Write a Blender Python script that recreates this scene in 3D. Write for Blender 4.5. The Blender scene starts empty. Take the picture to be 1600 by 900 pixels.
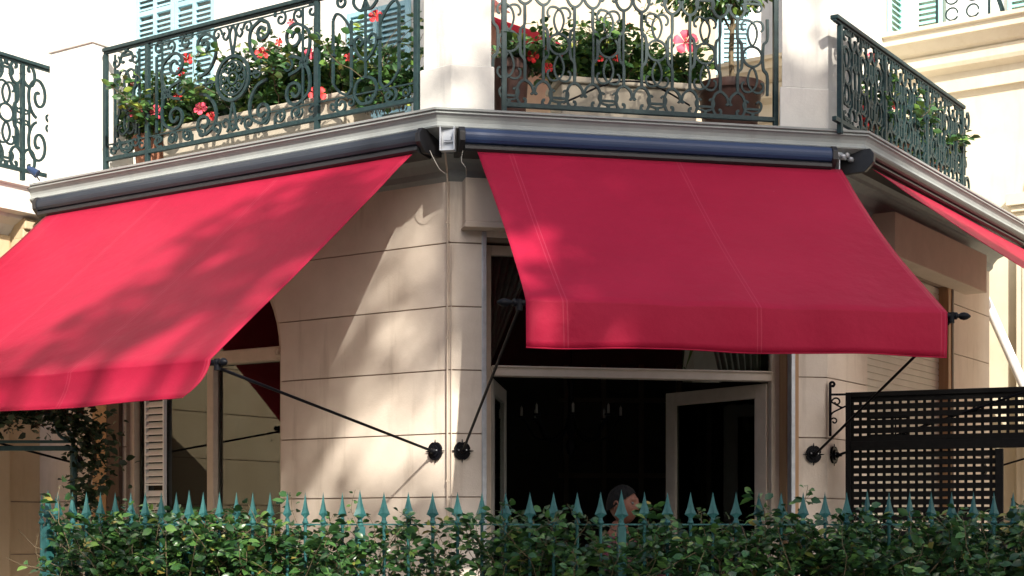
import bpy, bmesh, math, random
import numpy as np
from mathutils import Vector, Matrix
R = math.radians
PI = math.pi
random.seed(7); rng = np.random.default_rng(7)
scene = bpy.context.scene
col = scene.collection

# ------------------------------------------------------------------ camera
cam_d = bpy.data.cameras.new('camera'); cam = bpy.data.objects.new('camera', cam_d); col.objects.link(cam)
cam.location = (0, 0, 1.6); cam.rotation_euler = (R(90), 0, 0)
cam_d.sensor_width = 36; cam_d.lens = 54.0; cam_d.shift_y = 370/1600
cam_d.clip_start = 0.1; cam_d.clip_end = 2000
scene.camera = cam
# ------------------------------------------------------------------ world and sun
TRAVEL = Vector((-.419, 1.489, -1.065)).normalized()      # direction the light travels
ELEV = math.asin(-TRAVEL.z)
AZ = math.atan2(-TRAVEL.x, -TRAVEL.y)                       # clockwise from +Y
world = bpy.data.worlds.new('World'); scene.world = world; world.use_nodes = True
nt = world.node_tree; bg = nt.nodes['Background']
sky = nt.nodes.new('ShaderNodeTexSky'); sky.sky_type = 'NISHITA'; sky.sun_disc = False
sky.sun_elevation = ELEV; sky.sun_rotation = AZ; sky.dust_density = 3.0; sky.air_density = 1.0
nt.links.new(sky.outputs['Color'], bg.inputs['Color']); bg.inputs['Strength'].default_value = 0.13
sun_d = bpy.data.lights.new('sun', 'SUN'); sun = bpy.data.objects.new('sun', sun_d); col.objects.link(sun)
sun_d.energy = 4.6; sun_d.angle = R(0.55); sun_d.color = (1.0, .93, .82)
sun.rotation_euler = TRAVEL.to_track_quat('-Z', 'Y').to_euler()
scene.view_settings.view_transform = 'Standard'; scene.view_settings.look = 'None'
scene.view_settings.exposure = 0.92; scene.view_settings.gamma = 1.0
scene.view_settings.use_curve_mapping = False
scene.cycles.max_bounces = 7; scene.cycles.transparent_max_bounces = 12

# ------------------------------------------------------------------ materials
MATS = {}
def ramp(nt, src, stops):
    r = nt.nodes.new('ShaderNodeValToRGB'); e = r.color_ramp.elements
    e[0].position, e[0].color = stops[0][0], (*stops[0][1], 1)
    e[1].position, e[1].color = stops[1][0], (*stops[1][1], 1)
    for p, c in stops[2:]:
        x = e.new(p); x.color = (*c, 1)
    nt.links.new(src, r.inputs['Fac']); return r.outputs['Color']
def noise(nt, scale, detail=4, rough=.6, coord=None, sc=None):
    n = nt.nodes.new('ShaderNodeTexNoise'); n.inputs['Scale'].default_value = scale
    n.inputs['Detail'].default_value = detail; n.inputs['Roughness'].default_value = rough
    g = nt.nodes.new('ShaderNodeNewGeometry')
    s = g.outputs['Position']
    if sc:
        m = nt.nodes.new('ShaderNodeMapping'); m.inputs['Scale'].default_value = sc
        nt.links.new(s, m.inputs['Vector']); s = m.outputs['Vector']
    nt.links.new(s, n.inputs['Vector']); return n.outputs['Fac']
def mixc(nt, fac, a, b, mode='MIX'):
    m = nt.nodes.new('ShaderNodeMix'); m.data_type = 'RGBA'; m.blend_type = mode
    for sock, v in ((m.inputs[0], fac), (m.inputs[6], a), (m.inputs[7], b)):
        if isinstance(v, (int, float)): sock.default_value = v
        elif isinstance(v, tuple): sock.default_value = (*v, 1)
        else: nt.links.new(v, sock)
    return m.outputs[2]
def base(name, colr, rough=.7, metal=0, spec=.5):
    m = bpy.data.materials.new(name); m.use_nodes = True; MATS[name] = m
    p = m.node_tree.nodes['Principled BSDF']
    p.inputs['Base Color'].default_value = (*colr, 1); p.inputs['Roughness'].default_value = rough
    p.inputs['Metallic'].default_value = metal; p.inputs['Specular IOR Level'].default_value = spec
    return m, m.node_tree, p
def bump(nt, p, h, s, d=.01):
    b = nt.nodes.new('ShaderNodeBump'); b.inputs['Strength'].default_value = s; b.inputs['Distance'].default_value = d
    nt.links.new(h, b.inputs['Height']); nt.links.new(b.outputs['Normal'], p.inputs['Normal'])
def varied(name, c1, c2, rough=.7, metal=0, sc=6, bs=.25, bd=.004, bscale=60, spec=.5, streak=None, sc3=None):
    m, nt, p = base(name, c1, rough, metal, spec)
    c = ramp(nt, noise(nt, sc, 6, .65, sc=sc3), [(.35, c1), (.68, c2)])
    if streak:
        f = noise(nt, 3.0, 5, .6, sc=(3, 3, .35))
        f2 = ramp(nt, f, [(.56, (0, 0, 0)), (.74, (1, 1, 1))])
        x = nt.nodes.new('ShaderNodeMath'); x.operation = 'MULTIPLY'; x.inputs[1].default_value = streak[1]
        nt.links.new(f2, x.inputs[0]); c = mixc(nt, x.outputs[0], c, streak[0])
    nt.links.new(c, p.inputs['Base Color'])
    if bs: bump(nt, p, noise(nt, bscale, 5, .7), bs, bd)
    return m
varied('wall_stone', (.62, .54, .455), (.72, .64, .55), .9, sc=2.2, bs=.4, streak=((.40, .33, .26), .5))
varied('wing_stone', (.50, .385, .24), (.58, .46, .30), .9, sc=2.0, bs=.35, streak=((.34, .26, .17), .35))
varied('upper_plaster', (.66, .63, .58), (.76, .73, .68), .9, sc=1.5, bs=.5, streak=((.45, .42, .38), .5))
varied('pier_stone', (.54, .52, .48), (.64, .615, .565), .88, sc=4, bs=.5, streak=((.33, .32, .31), .6))
varied('cornice_stone', (.50, .47, .42), (.60, .57, .51), .85, sc=5, bs=.3, streak=((.30, .27, .22), .5))
varied('cornice_grey', (.26, .28, .275), (.30, .32, .31), .75, sc=7, bs=.2, streak=((.20, .20, .18), .3))
varied('yellow_plaster', (.56, .50, .38), (.64, .58, .45), .9, sc=2, bs=.3, streak=((.5, .42, .28), .4))
varied('lintel_stone', (.50, .42, .34), (.56, .47, .385), .85, sc=5, bs=.2)
varied('joint', (.26, .19, .145), (.36, .27, .21), .95, sc=8, bs=0)
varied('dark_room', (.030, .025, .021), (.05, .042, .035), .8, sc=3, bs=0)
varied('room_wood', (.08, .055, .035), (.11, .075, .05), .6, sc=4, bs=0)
varied('paving', (.14, .12, .10), (.19, .165, .14), .9, sc=3, bs=.4)
varied('street', (.045, .045, .047), (.06, .06, .06), .92, sc=5, bs=.5)
varied('cream_wood', (.52, .44, .35), (.60, .51, .42), .55, sc=8, bs=.1)
varied('grey_wood', (.36, .34, .30), (.42, .40, .36), .55, sc=8, bs=.1)
varied('tan_wood', (.36, .21, .10), (.44, .27, .14), .6, sc=5, bs=.15, sc3=(6, 6, .6))
varied('brown_wood', (.055, .03, .02), (.09, .05, .032), .6, sc=6, bs=.2, sc3=(6, 6, .6))
varied('white_louvre', (.82, .84, .84), (.88, .89, .89), .5, sc=5, bs=0)
varied('blue_shutter', (.24, .43, .50), (.30, .50, .56), .55, sc=5, bs=.1)
varied('teal_shutter', (.28, .60, .55), (.36, .68, .62), .55, sc=5, bs=.1)
varied('roller_slat', (.52, .48, .40), (.58, .54, .46), .55, sc=5, bs=.1)
varied('galvanised', (.40, .42, .45), (.52, .54, .57), .42, .55, sc=14, bs=.05)
varied('iron_verdigris', (.008, .022, .026), (.020, .046, .046), .5, 0, spec=.3, sc=30, bs=.3, bd=.002, bscale=120)
varied('fence_paint', (.013, .070, .070), (.026, .108, .104), .42, 0, spec=.35, sc=22, bs=.25, bd=.002, bscale=90)
varied('arbor_paint', (.03, .075, .07), (.05, .11, .10), .5, 0, sc=20, bs=.2, bd=.002)
varied('black_iron', (.003, .0035, .006), (.006, .006, .008), .45, 0, spec=.12, sc=30, bs=.2, bd=.001, bscale=150)
varied('cassette_navy', (.012, .030, .082), (.014, .034, .092), .42, .0, sc=3, bs=0, spec=.4)
varied('cassette_shade_grey', (.016, .022, .034), (.020, .027, .040), .42, .0, sc=3, bs=0, spec=.4)  # navy shell finish again, the left side's lighting put into the colour
varied('cassette_black_and_shade', (.010, .010, .012), (.016, .016, .018), .5, 0, sc=20, bs=0)  # black tube and caps; on the right shell, shade put into the colour
varied('trellis_paint', (.004, .004, .004), (.008, .0075, .007), .7, 0, spec=.12, sc=20, bs=.2)
varied('brown_pot', (.075, .035, .028), (.11, .052, .04), .5, 0, sc=10, bs=.2)
varied('terracotta', (.30, .12, .07), (.38, .17, .10), .8, 0, sc=10, bs=.3)
varied('planter_cream', (.42, .37, .29), (.50, .44, .35), .85, 0, sc=6, bs=.3, streak=((.3, .25, .2), .4))
varied('soil', (.04, .028, .02), (.06, .042, .03), .95, 0, sc=30, bs=.6)
varied('stem', (.10, .075, .04), (.15, .11, .06), .8, 0, sc=30, bs=.2)
varied('bark', (.20, .17, .12), (.34, .30, .22), .9, 0, sc=4, bs=.6, bd=.02, bscale=20)
varied('flower_pink', (.80, .06, .12), (.86, .11, .16), .6, 0, sc=40, bs=0)
varied('flower_red', (.62, .015, .02), (.70, .03, .03), .6, 0, sc=40, bs=0)
varied('flower_eye', (.35, .01, .03), (.4, .02, .04), .6, 0, sc=40, bs=0)
varied('stamen', (.85, .7, .2), (.9, .75, .3), .6, 0, sc=40, bs=0)
varied('skin', (.11, .045, .030), (.15, .065, .042), .6, 0, spec=.2, sc=30, bs=.1, bd=.001, bscale=300)
varied('hair_dark', (.002, .002, .002), (.010, .0095, .009), .8, 0, spec=.1, sc=70, bs=.6, bd=.004, bscale=160, sc3=(1, 1, .4))
varied('maroon_wool', (.06, .006, .016), (.08, .010, .022), .9, 0, sc=20, bs=.5, bd=.002, bscale=300)
varied('dark_cloth', (.03, .028, .035), (.045, .04, .05), .9, 0, sc=20, bs=.4, bd=.002, bscale=250)
varied('eye_white', (.04, .035, .03), (.06, .05, .045), .2, 0, sc=20, bs=0)
varied('candle_white', (.30, .28, .25), (.36, .34, .3), .5, 0, sc=20, bs=0)
varied('drape', (.15, .135, .12), (.20, .18, .16), .9, 0, sc=20, bs=.2, sc3=(8, 8, .5))
varied('white_plastic', (.66, .67, .68), (.74, .75, .76), .35, 0, sc=8, bs=0)

def red_fabric():
    m, nt, p = base('red_canvas', (.6, .03, .07), .85, 0, .25)
    uv = nt.nodes.new('ShaderNodeUVMap'); sp = nt.nodes.new('ShaderNodeSeparateXYZ'); nt.links.new(uv.outputs[0], sp.inputs[0])
    c = ramp(nt, noise(nt, 1.6, 5, .6), [(.3, (.34, .008, .036)), (.7, (.42, .012, .048))])
    # weave speckle
    c = mixc(nt, .22, c, ramp(nt, noise(nt, 260, 2, .5), [(.3, (.24, .005, .026)), (.7, (.50, .020, .062))]))
    # seams: one light thread line every 1.19 m of cloth (UV x in metres)
    def M(op, a, b=None, c2=None):
        n = nt.nodes.new('ShaderNodeMath'); n.operation = op
        for i, v in enumerate((a, b, c2)):
            if v is None: continue
            if isinstance(v, (int, float)): n.inputs[i].default_value = v
            else: nt.links.new(v, n.inputs[i])
        return n.outputs[0]
    u = M('ADD', sp.outputs['X'], .58); f = M('MODULO', M('ADD', u, 119.0), 1.19)
    seam = M('LESS_THAN', M('ABSOLUTE', M('SUBTRACT', f, .595)), .0035)
    seam2 = M('LESS_THAN', M('ABSOLUTE', M('SUBTRACT', f, .620)), .003)
    s = M('MULTIPLY', M('MAXIMUM', seam, seam2), .22)
    c = mixc(nt, s, c, (.62, .12, .17))
    # small bird and dust specks
    vo = nt.nodes.new('ShaderNodeTexVoronoi'); vo.inputs['Scale'].default_value = 3.1
    nt.links.new(uv.outputs[0], vo.inputs['Vector'])
    c = mixc(nt, M('MULTIPLY', M('LESS_THAN', vo.outputs['Distance'], .018), .8), c, (.75, .65, .62))
    nt.links.new(c, p.inputs['Base Color'])
    p.inputs['Specular IOR Level'].default_value = .16; p.inputs['Roughness'].default_value = .6; p.inputs['Sheen Weight'].default_value = .02; p.inputs['Sheen Roughness'].default_value = .4
    bump(nt, p, noise(nt, 9, 3, .5), .35, .02)
    tr = nt.nodes.new('ShaderNodeBsdfTranslucent'); nt.links.new(c, tr.inputs['Color'])
    mx = nt.nodes.new('ShaderNodeMixShader'); mx.inputs[0].default_value = .20
    out = nt.nodes['Material Output']
    nt.links.new(p.outputs[0], mx.inputs[1]); nt.links.new(tr.outputs[0], mx.inputs[2]); nt.links.new(mx.outputs[0], out.inputs['Surface'])
red_fabric()
def leaf_mat(name, stops, rough=.32, trans=.22):
    m, nt, p = base(name, (.1, .2, .05), rough, 0, .5)
    at = nt.nodes.new('ShaderNodeAttribute'); at.attribute_name = 'rnd'
    c = ramp(nt, at.outputs['Fac'], stops); nt.links.new(c, p.inputs['Base Color'])
    tr = nt.nodes.new('ShaderNodeBsdfTranslucent'); nt.links.new(c, tr.inputs['Color'])
    mx = nt.nodes.new('ShaderNodeMixShader'); mx.inputs[0].default_value = trans
    nt.links.new(p.outputs[0], mx.inputs[1]); nt.links.new(tr.outputs[0], mx.inputs[2])
    nt.links.new(mx.outputs[0], nt.nodes['Material Output'].inputs['Surface'])
leaf_mat('hedge_leaf', [(0, (.010, .034, .011)), (.5, (.028, .082, .023)), (.9, (.066, .155, .034)), (.97, (.13, .22, .045)), (1, (.26, .20, .05))])
leaf_mat('hibiscus_leaf', [(0, (.03, .085, .030)), (.6, (.065, .15, .045)), (.92, (.14, .25, .05)), (1, (.35, .38, .06))])
leaf_mat('ivy_leaf', [(0, (.014, .028, .010)), (.8, (.030, .055, .018)), (1, (.06, .09, .03))], .5, .1)
leaf_mat('plane_leaf', [(0, (.04, .075, .02)), (.8, (.08, .13, .035)), (1, (.16, .19, .05))], .55, .25)
def glass(nm, ior):
    m = bpy.data.materials.new(nm); m.use_nodes = True; MATS[nm] = m
    nt = m.node_tree; nt.nodes.clear(); out = nt.nodes.new('ShaderNodeOutputMaterial')
    gl = nt.nodes.new('ShaderNodeBsdfGlossy'); gl.inputs['Roughness'].default_value = .01
    gl.inputs['Color'].default_value = (.9, .95, .92, 1)
    tr = nt.nodes.new('ShaderNodeBsdfTransparent'); tr.inputs['Color'].default_value = (.82, .86, .84, 1)
    fr = nt.nodes.new('ShaderNodeFresnel'); fr.inputs['IOR'].default_value = ior
    mx = nt.nodes.new('ShaderNodeMixShader')
    nt.links.new(fr.outputs[0], mx.inputs[0]); nt.links.new(tr.outputs[0], mx.inputs[1]); nt.links.new(gl.outputs[0], mx.inputs[2])
    nt.links.new(mx.outputs[0], out.inputs['Surface'])
glass('window_glass', 1.75); glass('thin_glass', 1.33)

# ------------------------------------------------------------------ object helpers
WM = {}                                     # world matrices of things built so far
def tag(o, label=None, cat=None, group=None, kind=None):
    if label: o['label'] = label
    if cat: o['category'] = cat
    if group: o['group'] = group
    if kind: o['kind'] = kind
    return o
def thing(name, label, cat, loc=(0, 0, 0), rz=0, group=None):
    o = bpy.data.objects.new(name, None); o.empty_display_size = .1; col.objects.link(o)
    o.location = loc; o.rotation_euler = (0, 0, rz)
    WM[o.name] = Matrix.Translation(loc) @ Matrix.Rotation(rz, 4, 'Z')
    return tag(o, label, cat, group)
class Frame:
    def __init__(s, x, y, ux, uy):
        l = math.hypot(ux, uy); s.x, s.y, s.ux, s.uy = x, y, ux/l, uy/l
        s.ox, s.oy = s.uy, -s.ux
    def p(s, t, o, z): return (s.x+s.ux*t+s.ox*o, s.y+s.uy*t+s.oy*o, z)
    def inv(s, x, y):
        dx, dy = x-s.x, y-s.y; return dx*s.ux+dy*s.uy, dx*s.ox+dy*s.oy
class MB:
    def __init__(s): s.v = []; s.f = []; s.uv = None
    def add(s, vs, fs):
        n = len(s.v); s.v += [tuple(v) for v in vs]; s.f += [tuple(i+n for i in f) for f in fs]
    def hexa(s, b, t):                       # bottom ring, top ring
        n = len(b); fs = [tuple(range(n))[::-1], tuple(range(n, 2*n))]
        fs += [(i, (i+1) % n, n+(i+1) % n, n+i) for i in range(n)]
        s.add(list(b)+list(t), fs); return s
    def box(s, F, t0, t1, o0, o1, z0, z1):
        b = [F.p(t0, o1, z0), F.p(t1, o1, z0), F.p(t1, o0, z0), F.p(t0, o0, z0)]
        return s.hexa(b, [(x, y, z1) for x, y, _ in b])
    def prism(s, F, poly, o0, o1):           # poly in (t,z) extruded along o
        return s.hexa([F.p(t, o0, z) for t, z in poly], [F.p(t, o1, z) for t, z in poly])
    def plan(s, poly, z0, z1):
        return s.hexa([(x, y, z0) for x, y in poly], [(x, y, z1) for x, y in poly])
    def sweep(s, pts, r, n=8, r1=None, cap=True, flat=1.0):
        pts = [Vector(p) for p in pts]; N = len(pts); base_i = len(s.v)
        up = Vector((0, 0, 1)); prev = None
        for i, p in enumerate(pts):
            d = (pts[min(i+1, N-1)]-pts[max(i-1, 0)]).normalized()
            a = d.cross(up) if prev is None else prev - d*prev.dot(d)
            if a.length < 1e-3: a = d.cross(Vector((1, 0, 0)))
            a.normalize(); prev = a; b = d.cross(a)
            rr = r if r1 is None else r+(r1-r)*i/(N-1)
            if isinstance(r, (list, tuple)): rr = r[i]
            for k in range(n):
                w = 2*PI*k/n; s.v.append(tuple(p+a*math.cos(w)*rr+b*math.sin(w)*rr*flat))
        for i in range(N-1):
            for k in range(n):
                a0 = base_i+i*n+k; a1 = base_i+i*n+(k+1) % n
                s.f.append((a0, a1, a1+n, a0+n))
        if cap:
            s.f.append(tuple(base_i+k for k in range(n))[::-1]); s.f.append(tuple(base_i+(N-1)*n+k for k in range(n)))
        return s
    def bar(s, F, path, o, w=.014, d=.012, closed=False):   # flat bar bent in the plane of the railing
        w = w*1.2; d = max(d, w*.8); P = [Vector(p) for p in path]; N = len(P); b0 = len(s.v)
        for i, p in enumerate(P):
            q0 = P[(i-1) % N] if closed else P[max(i-1, 0)]; q1 = P[(i+1) % N] if closed else P[min(i+1, N-1)]
            d_ = q1-q0
            if d_.length < 1e-7: d_ = Vector((1, 0))
            d_.normalize(); nn = Vector((-d_.y, d_.x))*w/2
            for q, oo in ((p+nn, o+d/2), (p-nn, o+d/2), (p-nn, o-d/2), (p+nn, o-d/2)):
                s.v.append(F.p(q.x, oo, q.y))
        for i in range(N if closed else N-1):
            a = b0+i*4; c = b0+((i+1) % N)*4
            for k in range(4): s.f.append((a+k, a+(k+1) % 4, c+(k+1) % 4, c+k))
        if not closed:
            s.f.append((b0, b0+1, b0+2, b0+3)); e = b0+(N-1)*4; s.f.append((e+3, e+2, e+1, e))
        return s
    def lathe(s, prof, c, n=24, axis='Z', M=None):
        b0 = len(s.v)
        for r, h in prof:
            for k in range(n):
                a = 2*PI*k/n; v = Vector((r*math.cos(a), r*math.sin(a), h))
                if M is not None: v = M @ v
                s.v.append((c[0]+v.x, c[1]+v.y, c[2]+v.z))
        for i in range(len(prof)-1):
            for k in range(n):
                a0 = b0+i*n+k; a1 = b0+i*n+(k+1) % n
                s.f.append((a0, a1, a1+n, a0+n))
        s.f.append(tuple(b0+k for k in range(n))[::-1]); e = b0+(len(prof)-1)*n
        s.f.append(tuple(e+k for k in range(n))); return s
    def build(s, name, mat, parent=None, smooth=False, bev=0, label=None, fix=True):
        me = bpy.data.meshes.new(name)
        V = s.v
        if parent is not None:
            im = WM[parent.name].inverted(); V = [tuple(im @ Vector(v)) for v in V]
        me.from_pydata(V, [], s.f)
        if fix:
            bm = bmesh.new(); bm.from_mesh(me); bmesh.ops.recalc_face_normals(bm, faces=bm.faces); bm.to_mesh(me); bm.free()
        me.materials.append(MATS[mat])
        if smooth: me.shade_smooth()
        o = bpy.data.objects.new(name, me); col.objects.link(o)
        if parent is not None: o.parent = parent; WM[o.name] = WM[parent.name]
        else: WM[o.name] = Matrix.Identity(4)
        if smooth: me.set_sharp_from_angle(angle=R(40))
        if bev:
            b = o.modifiers.new('bevel', 'BEVEL'); b.width = bev; b.segments = 2; b.limit_method = 'ANGLE'; b.angle_limit = R(40)
        if label: o['label'] = label
        return o
def leaves(name, C, D, size, mat, parent=None, width=.5, upb=.35, fold=.25, jitter=.45):
    """C centres (N,3), D growth directions (N,3): one folded pointed leaf of 6 vertices each"""
    N = len(C); C = np.asarray(C, float); D = np.asarray(D, float)
    D /= np.linalg.norm(D, axis=1, keepdims=True)+1e-9
    up = rng.normal(size=(N, 3)); up[:, 2] = np.abs(up[:, 2])+upb
    S = np.cross(D, up); S /= np.linalg.norm(S, axis=1, keepdims=True)+1e-9
    Nn = np.cross(S, D)
    L = size*(1+jitter*rng.uniform(-1, 1, N))[:, None]; W = L*width*.5
    a = C; tip = C+D*L-Nn*L*.18
    m1 = C+D*L*.35; m2 = C+D*L*.70-Nn*L*.06
    l1 = m1+S*W*1.0+Nn*W*fold; r1 = m1-S*W*1.0+Nn*W*fold
    l2 = m2+S*W*.85+Nn*W*fold; r2 = m2-S*W*.85+Nn*W*fold
    V = np.stack([a, l1, l2, tip, r2, r1, m1, m2], 1).reshape(-1, 3)
    fs = np.array([[0, 6, 1], [0, 5, 6], [1, 6, 7], [1, 7, 2], [6, 5, 4], [6, 4, 7], [2, 7, 3], [7, 4, 3]])
    F = (np.arange(N)[:, None, None]*8+fs[None]).reshape(-1, 3)
    if parent is not None:
        im = np.array(WM[parent.name].inverted()); V = V@im[:3, :3].T+im[:3, 3]
    me = bpy.data.meshes.new(name)
    me.vertices.add(len(V)); me.vertices.foreach_set('co', V.astype(np.float32).ravel())
    me.loops.add(F.size); me.loops.foreach_set('vertex_index', F.astype(np.int32).ravel())
    me.polygons.add(len(F)); me.polygons.foreach_set('loop_start', (np.arange(len(F))*3).astype(np.int32))
    me.polygons.foreach_set('loop_total', np.full(len(F), 3, np.int32))
    me.update(calc_edges=True); me.validate()
    at = me.attributes.new('rnd', 'FLOAT', 'FACE')
    at.data.foreach_set('value', np.repeat(rng.random(N), 8).astype(np.float32))
    me.shade_smooth()
    me.materials.append(MATS[mat])
    o = bpy.data.objects.new(name, me); col.objects.link(o)
    if parent is not None: o.parent = parent; WM[o.name] = WM[parent.name]
    return o
def cr(pts, n=8, closed=False):             # Catmull-Rom through points (any dimension)
    P = [Vector(p) for p in pts]; out = []; N = len(P)
    for i in range(N if closed else N-1):
        g = (lambda k: P[k % N]) if closed else (lambda k: P[min(max(k, 0), N-1)])
        p0, p1, p2, p3 = g(i-1), g(i), g(i+1), g(i+2)
        for j in range(n):
            t = j/n
            out.append(.5*((2*p1)+(p2-p0)*t+(2*p0-5*p1+4*p2-p3)*t*t+(-p0+3*p1-3*p2+p3)*t**3))
    if not closed: out.append(P[-1])
    return out
def arc(cx, cy, r0, r1, a0, a1, n=20, ey=1):
    return [(cx+(r0+(r1-r0)*i/n)*math.cos(R(a0+(a1-a0)*i/n)), cy+ey*(r0+(r1-r0)*i/n)*math.sin(R(a0+(a1-a0)*i/n))) for i in range(n+1)]

# ------------------------------------------------------------------ plan of the corner building
W1 = (-.434, 10.73); W2 = (2.321, 11.30)
FL = Frame(*W1, .829, -.559)                 # left street front, t<0 to the left
FF = Frame(*W1, W2[0]-W1[0], W2[1]-W1[1])    # narrow corner front
FR = Frame(*W2, .559, .829)                  # right street front
W0 = FL.p(-4.36, 0, 0)[:2]
W3 = FR.p(3.95, 0, 0)[:2]
FW = Frame(W0[0], W0[1], .559, .829)         # left wing, faces the corner
LF = math.hypot(W2[0]-W1[0], W2[1]-W1[1])
A_ = FW.p(-4.6, 0, 0)[:2]
F0 = Frame(0, 0, 1, 0)
JOINT0, COURSE = 1.350, .4445
def sweep_profile(mb, poly, prof):
    """sweep an (o,z) profile along a plan polyline with mitred corners; outside is to the right of travel"""
    rings = []
    N = len(poly)
    def nrm(a, b):
        d = Vector((b[0]-a[0], b[1]-a[1])).normalized(); return Vector((d.y, -d.x))
    for i, p in enumerate(poly):
        n1 = nrm(poly[i-1], p) if i > 0 else None; n2 = nrm(p, poly[i+1]) if i < N-1 else None
        if n1 is None: m = n2
        elif n2 is None: m = n1
        else: m = (n1+n2)/(1+n1.dot(n2))
        rings.append([(p[0]+m.x*o, p[1]+m.y*o, z) for o, z in prof])
    k = len(prof); b0 = len(mb.v)
    for r in rings: mb.v += r
    for i in range(N-1):
        for j in range(k):
            a = b0+i*k+j; b = b0+i*k+(j+1) % k
            mb.f.append((a, b, b+k, a+k))
    mb.f.append(tuple(range(b0, b0+k))); mb.f.append(tuple(range(b0+(N-1)*k, b0+N*k))[::-1])
def coursed(name, mat, parent, F, t0, t1, z0, z1, holes=(), arch=None, thick=.28, label=None):
    """ashlar wall of real courses: slabs with open joints over a darker core; holes=(ta,tb,za,zb)"""
    face = MB(); core = MB()
    zs = [z0]; k = math.ceil((z0-JOINT0)/COURSE+1e-6)
    while JOINT0+k*COURSE < z1-.02: zs.append(JOINT0+k*COURSE); k += 1
    zs.append(z1)
    def edges(z):                            # solid t-intervals at height z
        iv = [(t0, t1)]
        H = [(a, b) for a, b, c, d in holes if c <= z <= d]
        if arch:
            tc, zc, r = arch
            if zc <= z < zc+r:
                w = math.sqrt(r*r-(z-zc)**2); H.append((tc-w, tc+w))
        for a, b in H:
            nv = []
            for p, q in iv:
                if b <= p or a >= q: nv.append((p, q)); continue
                if a > p: nv.append((p, a))
                if b < q: nv.append((b, q))
            iv = nv
        return iv
    cuts = set(zs)
    for a, b, c, d in holes: cuts |= {c, d}
    if arch:
        tc, zc, r = arch
        cuts |= {zc+r*math.sin(R(x)) for x in range(0, 91, 5)}
    cuts = sorted(c for c in cuts if z0 <= c <= z1)
    for za, zb in zip(cuts[:-1], cuts[1:]):
        if zb-za < 1e-4: continue
        lo, hi = edges(za+1e-5), edges(zb-1e-5)
        if len(lo) != len(hi): lo = hi = edges((za+zb)/2)
        for (a0, b0), (a1, b1) in zip(lo, hi):
            core.prism(F, [(a0, za), (b0, za), (b1, zb), (a1, zb)], -thick, -.014)
            ga = .0045 if any(abs(za-z) < 1e-6 for z in zs[1:]) else 0
            gb = .0045 if any(abs(zb-z) < 1e-6 for z in zs[:-1]) else 0
            face.prism(F, [(a0, za+ga), (b0, za+ga), (b1, zb-gb), (a1, zb-gb)], -.022, 0)
    core.build('joint', 'joint', parent)
    return face.build(name, mat, parent, label=label)

# ================================================================== SETTING
g = MB(); g.box(F0, -400, 400, -8.6, 400, -.05, 0); o = g.build('road', 'street'); tag(o, kind='structure')
g = MB(); g.box(F0, -400, 400, -600, -7.3, -.05, .0); o = g.build('ground', 'paving'); tag(o, kind='structure')
o.location.z = -.004
g = MB(); g.box(F0, -60, 60, -7.6, -7.0, -.04, .12); o = g.build('kerb', 'paving', bev=.01); tag(o, kind='structure')
g = MB(); g.plan([(-8, 7.62), (8, 7.62), (8, 15), (-8, 15)], .01, .125); o = g.build('terrace_paving', 'paving'); tag(o, kind='structure')

# ================================================================== CORNER BUILDING
bld = thing('corner_house', 'cream stone corner house with chamfered front and wide balcony cornice', 'building', (W1[0], W1[1]+1, 0))
coursed('wall', 'wall_stone', bld, FL, -4.36, 0, 0, 4.25, holes=[(-3.30, -1.585, .12, 2.93)], arch=(-2.4425, 2.93, .8575), label='left wall of pale stone courses with arched window')
coursed('wall', 'wall_stone', bld, FF, 0, LF, 0, 4.25, holes=[(.246, 2.535, .12, 3.62)], label='front wall of pale stone courses around the garden door')
coursed('wall', 'wall_stone', bld, FR, 0, 3.95, 0, 4.25, holes=[(.80, 2.80, .12, 3.70)], label='right wall with closed roller shutter')
coursed('wall', 'wing_stone', bld, FW, -4.6, 0, 0, 4.25, label='tan stone wall of the left wing')
m = MB(); m.box(FW, -.62, -.34, 0, .07, 0, 4.02); m.build('pilaster', 'wing_stone', bld, bev=.03)
# return wall and inner rooms
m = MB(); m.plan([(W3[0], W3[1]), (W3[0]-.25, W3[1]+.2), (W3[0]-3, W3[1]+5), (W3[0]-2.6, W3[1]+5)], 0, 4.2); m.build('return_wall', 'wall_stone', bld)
m = MB(); m.plan([(-5, 16.4), (1.82, 16.4), (1.82, 16.6), (-5, 16.6)], 0, 4.2); m.plan([(2.24, 16.4), (4.6, 16.4), (4.6, 16.6), (2.24, 16.6)], 0, 4.2); m.plan([(1.82, 16.4), (2.24, 16.4), (2.24, 16.6), (1.82, 16.6)], 0, 3.12); m.plan([(1.82, 16.4), (2.24, 16.4), (2.24, 16.6), (1.82, 16.6)], 3.75, 4.2)  # far wall gap added to stand in for the fanlight's palm reflection
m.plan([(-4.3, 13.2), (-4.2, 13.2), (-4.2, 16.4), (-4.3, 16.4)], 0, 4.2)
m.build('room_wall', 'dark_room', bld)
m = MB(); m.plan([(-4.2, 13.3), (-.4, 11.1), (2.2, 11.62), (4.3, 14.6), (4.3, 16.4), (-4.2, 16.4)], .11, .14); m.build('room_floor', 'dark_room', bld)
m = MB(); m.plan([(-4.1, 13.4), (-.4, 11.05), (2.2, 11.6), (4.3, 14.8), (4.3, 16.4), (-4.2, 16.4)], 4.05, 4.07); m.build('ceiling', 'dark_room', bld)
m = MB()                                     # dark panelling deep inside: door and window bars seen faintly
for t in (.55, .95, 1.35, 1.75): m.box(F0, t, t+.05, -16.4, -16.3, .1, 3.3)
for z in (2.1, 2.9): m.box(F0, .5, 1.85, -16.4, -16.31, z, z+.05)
m.build('panelling', 'room_wood', bld)
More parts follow.
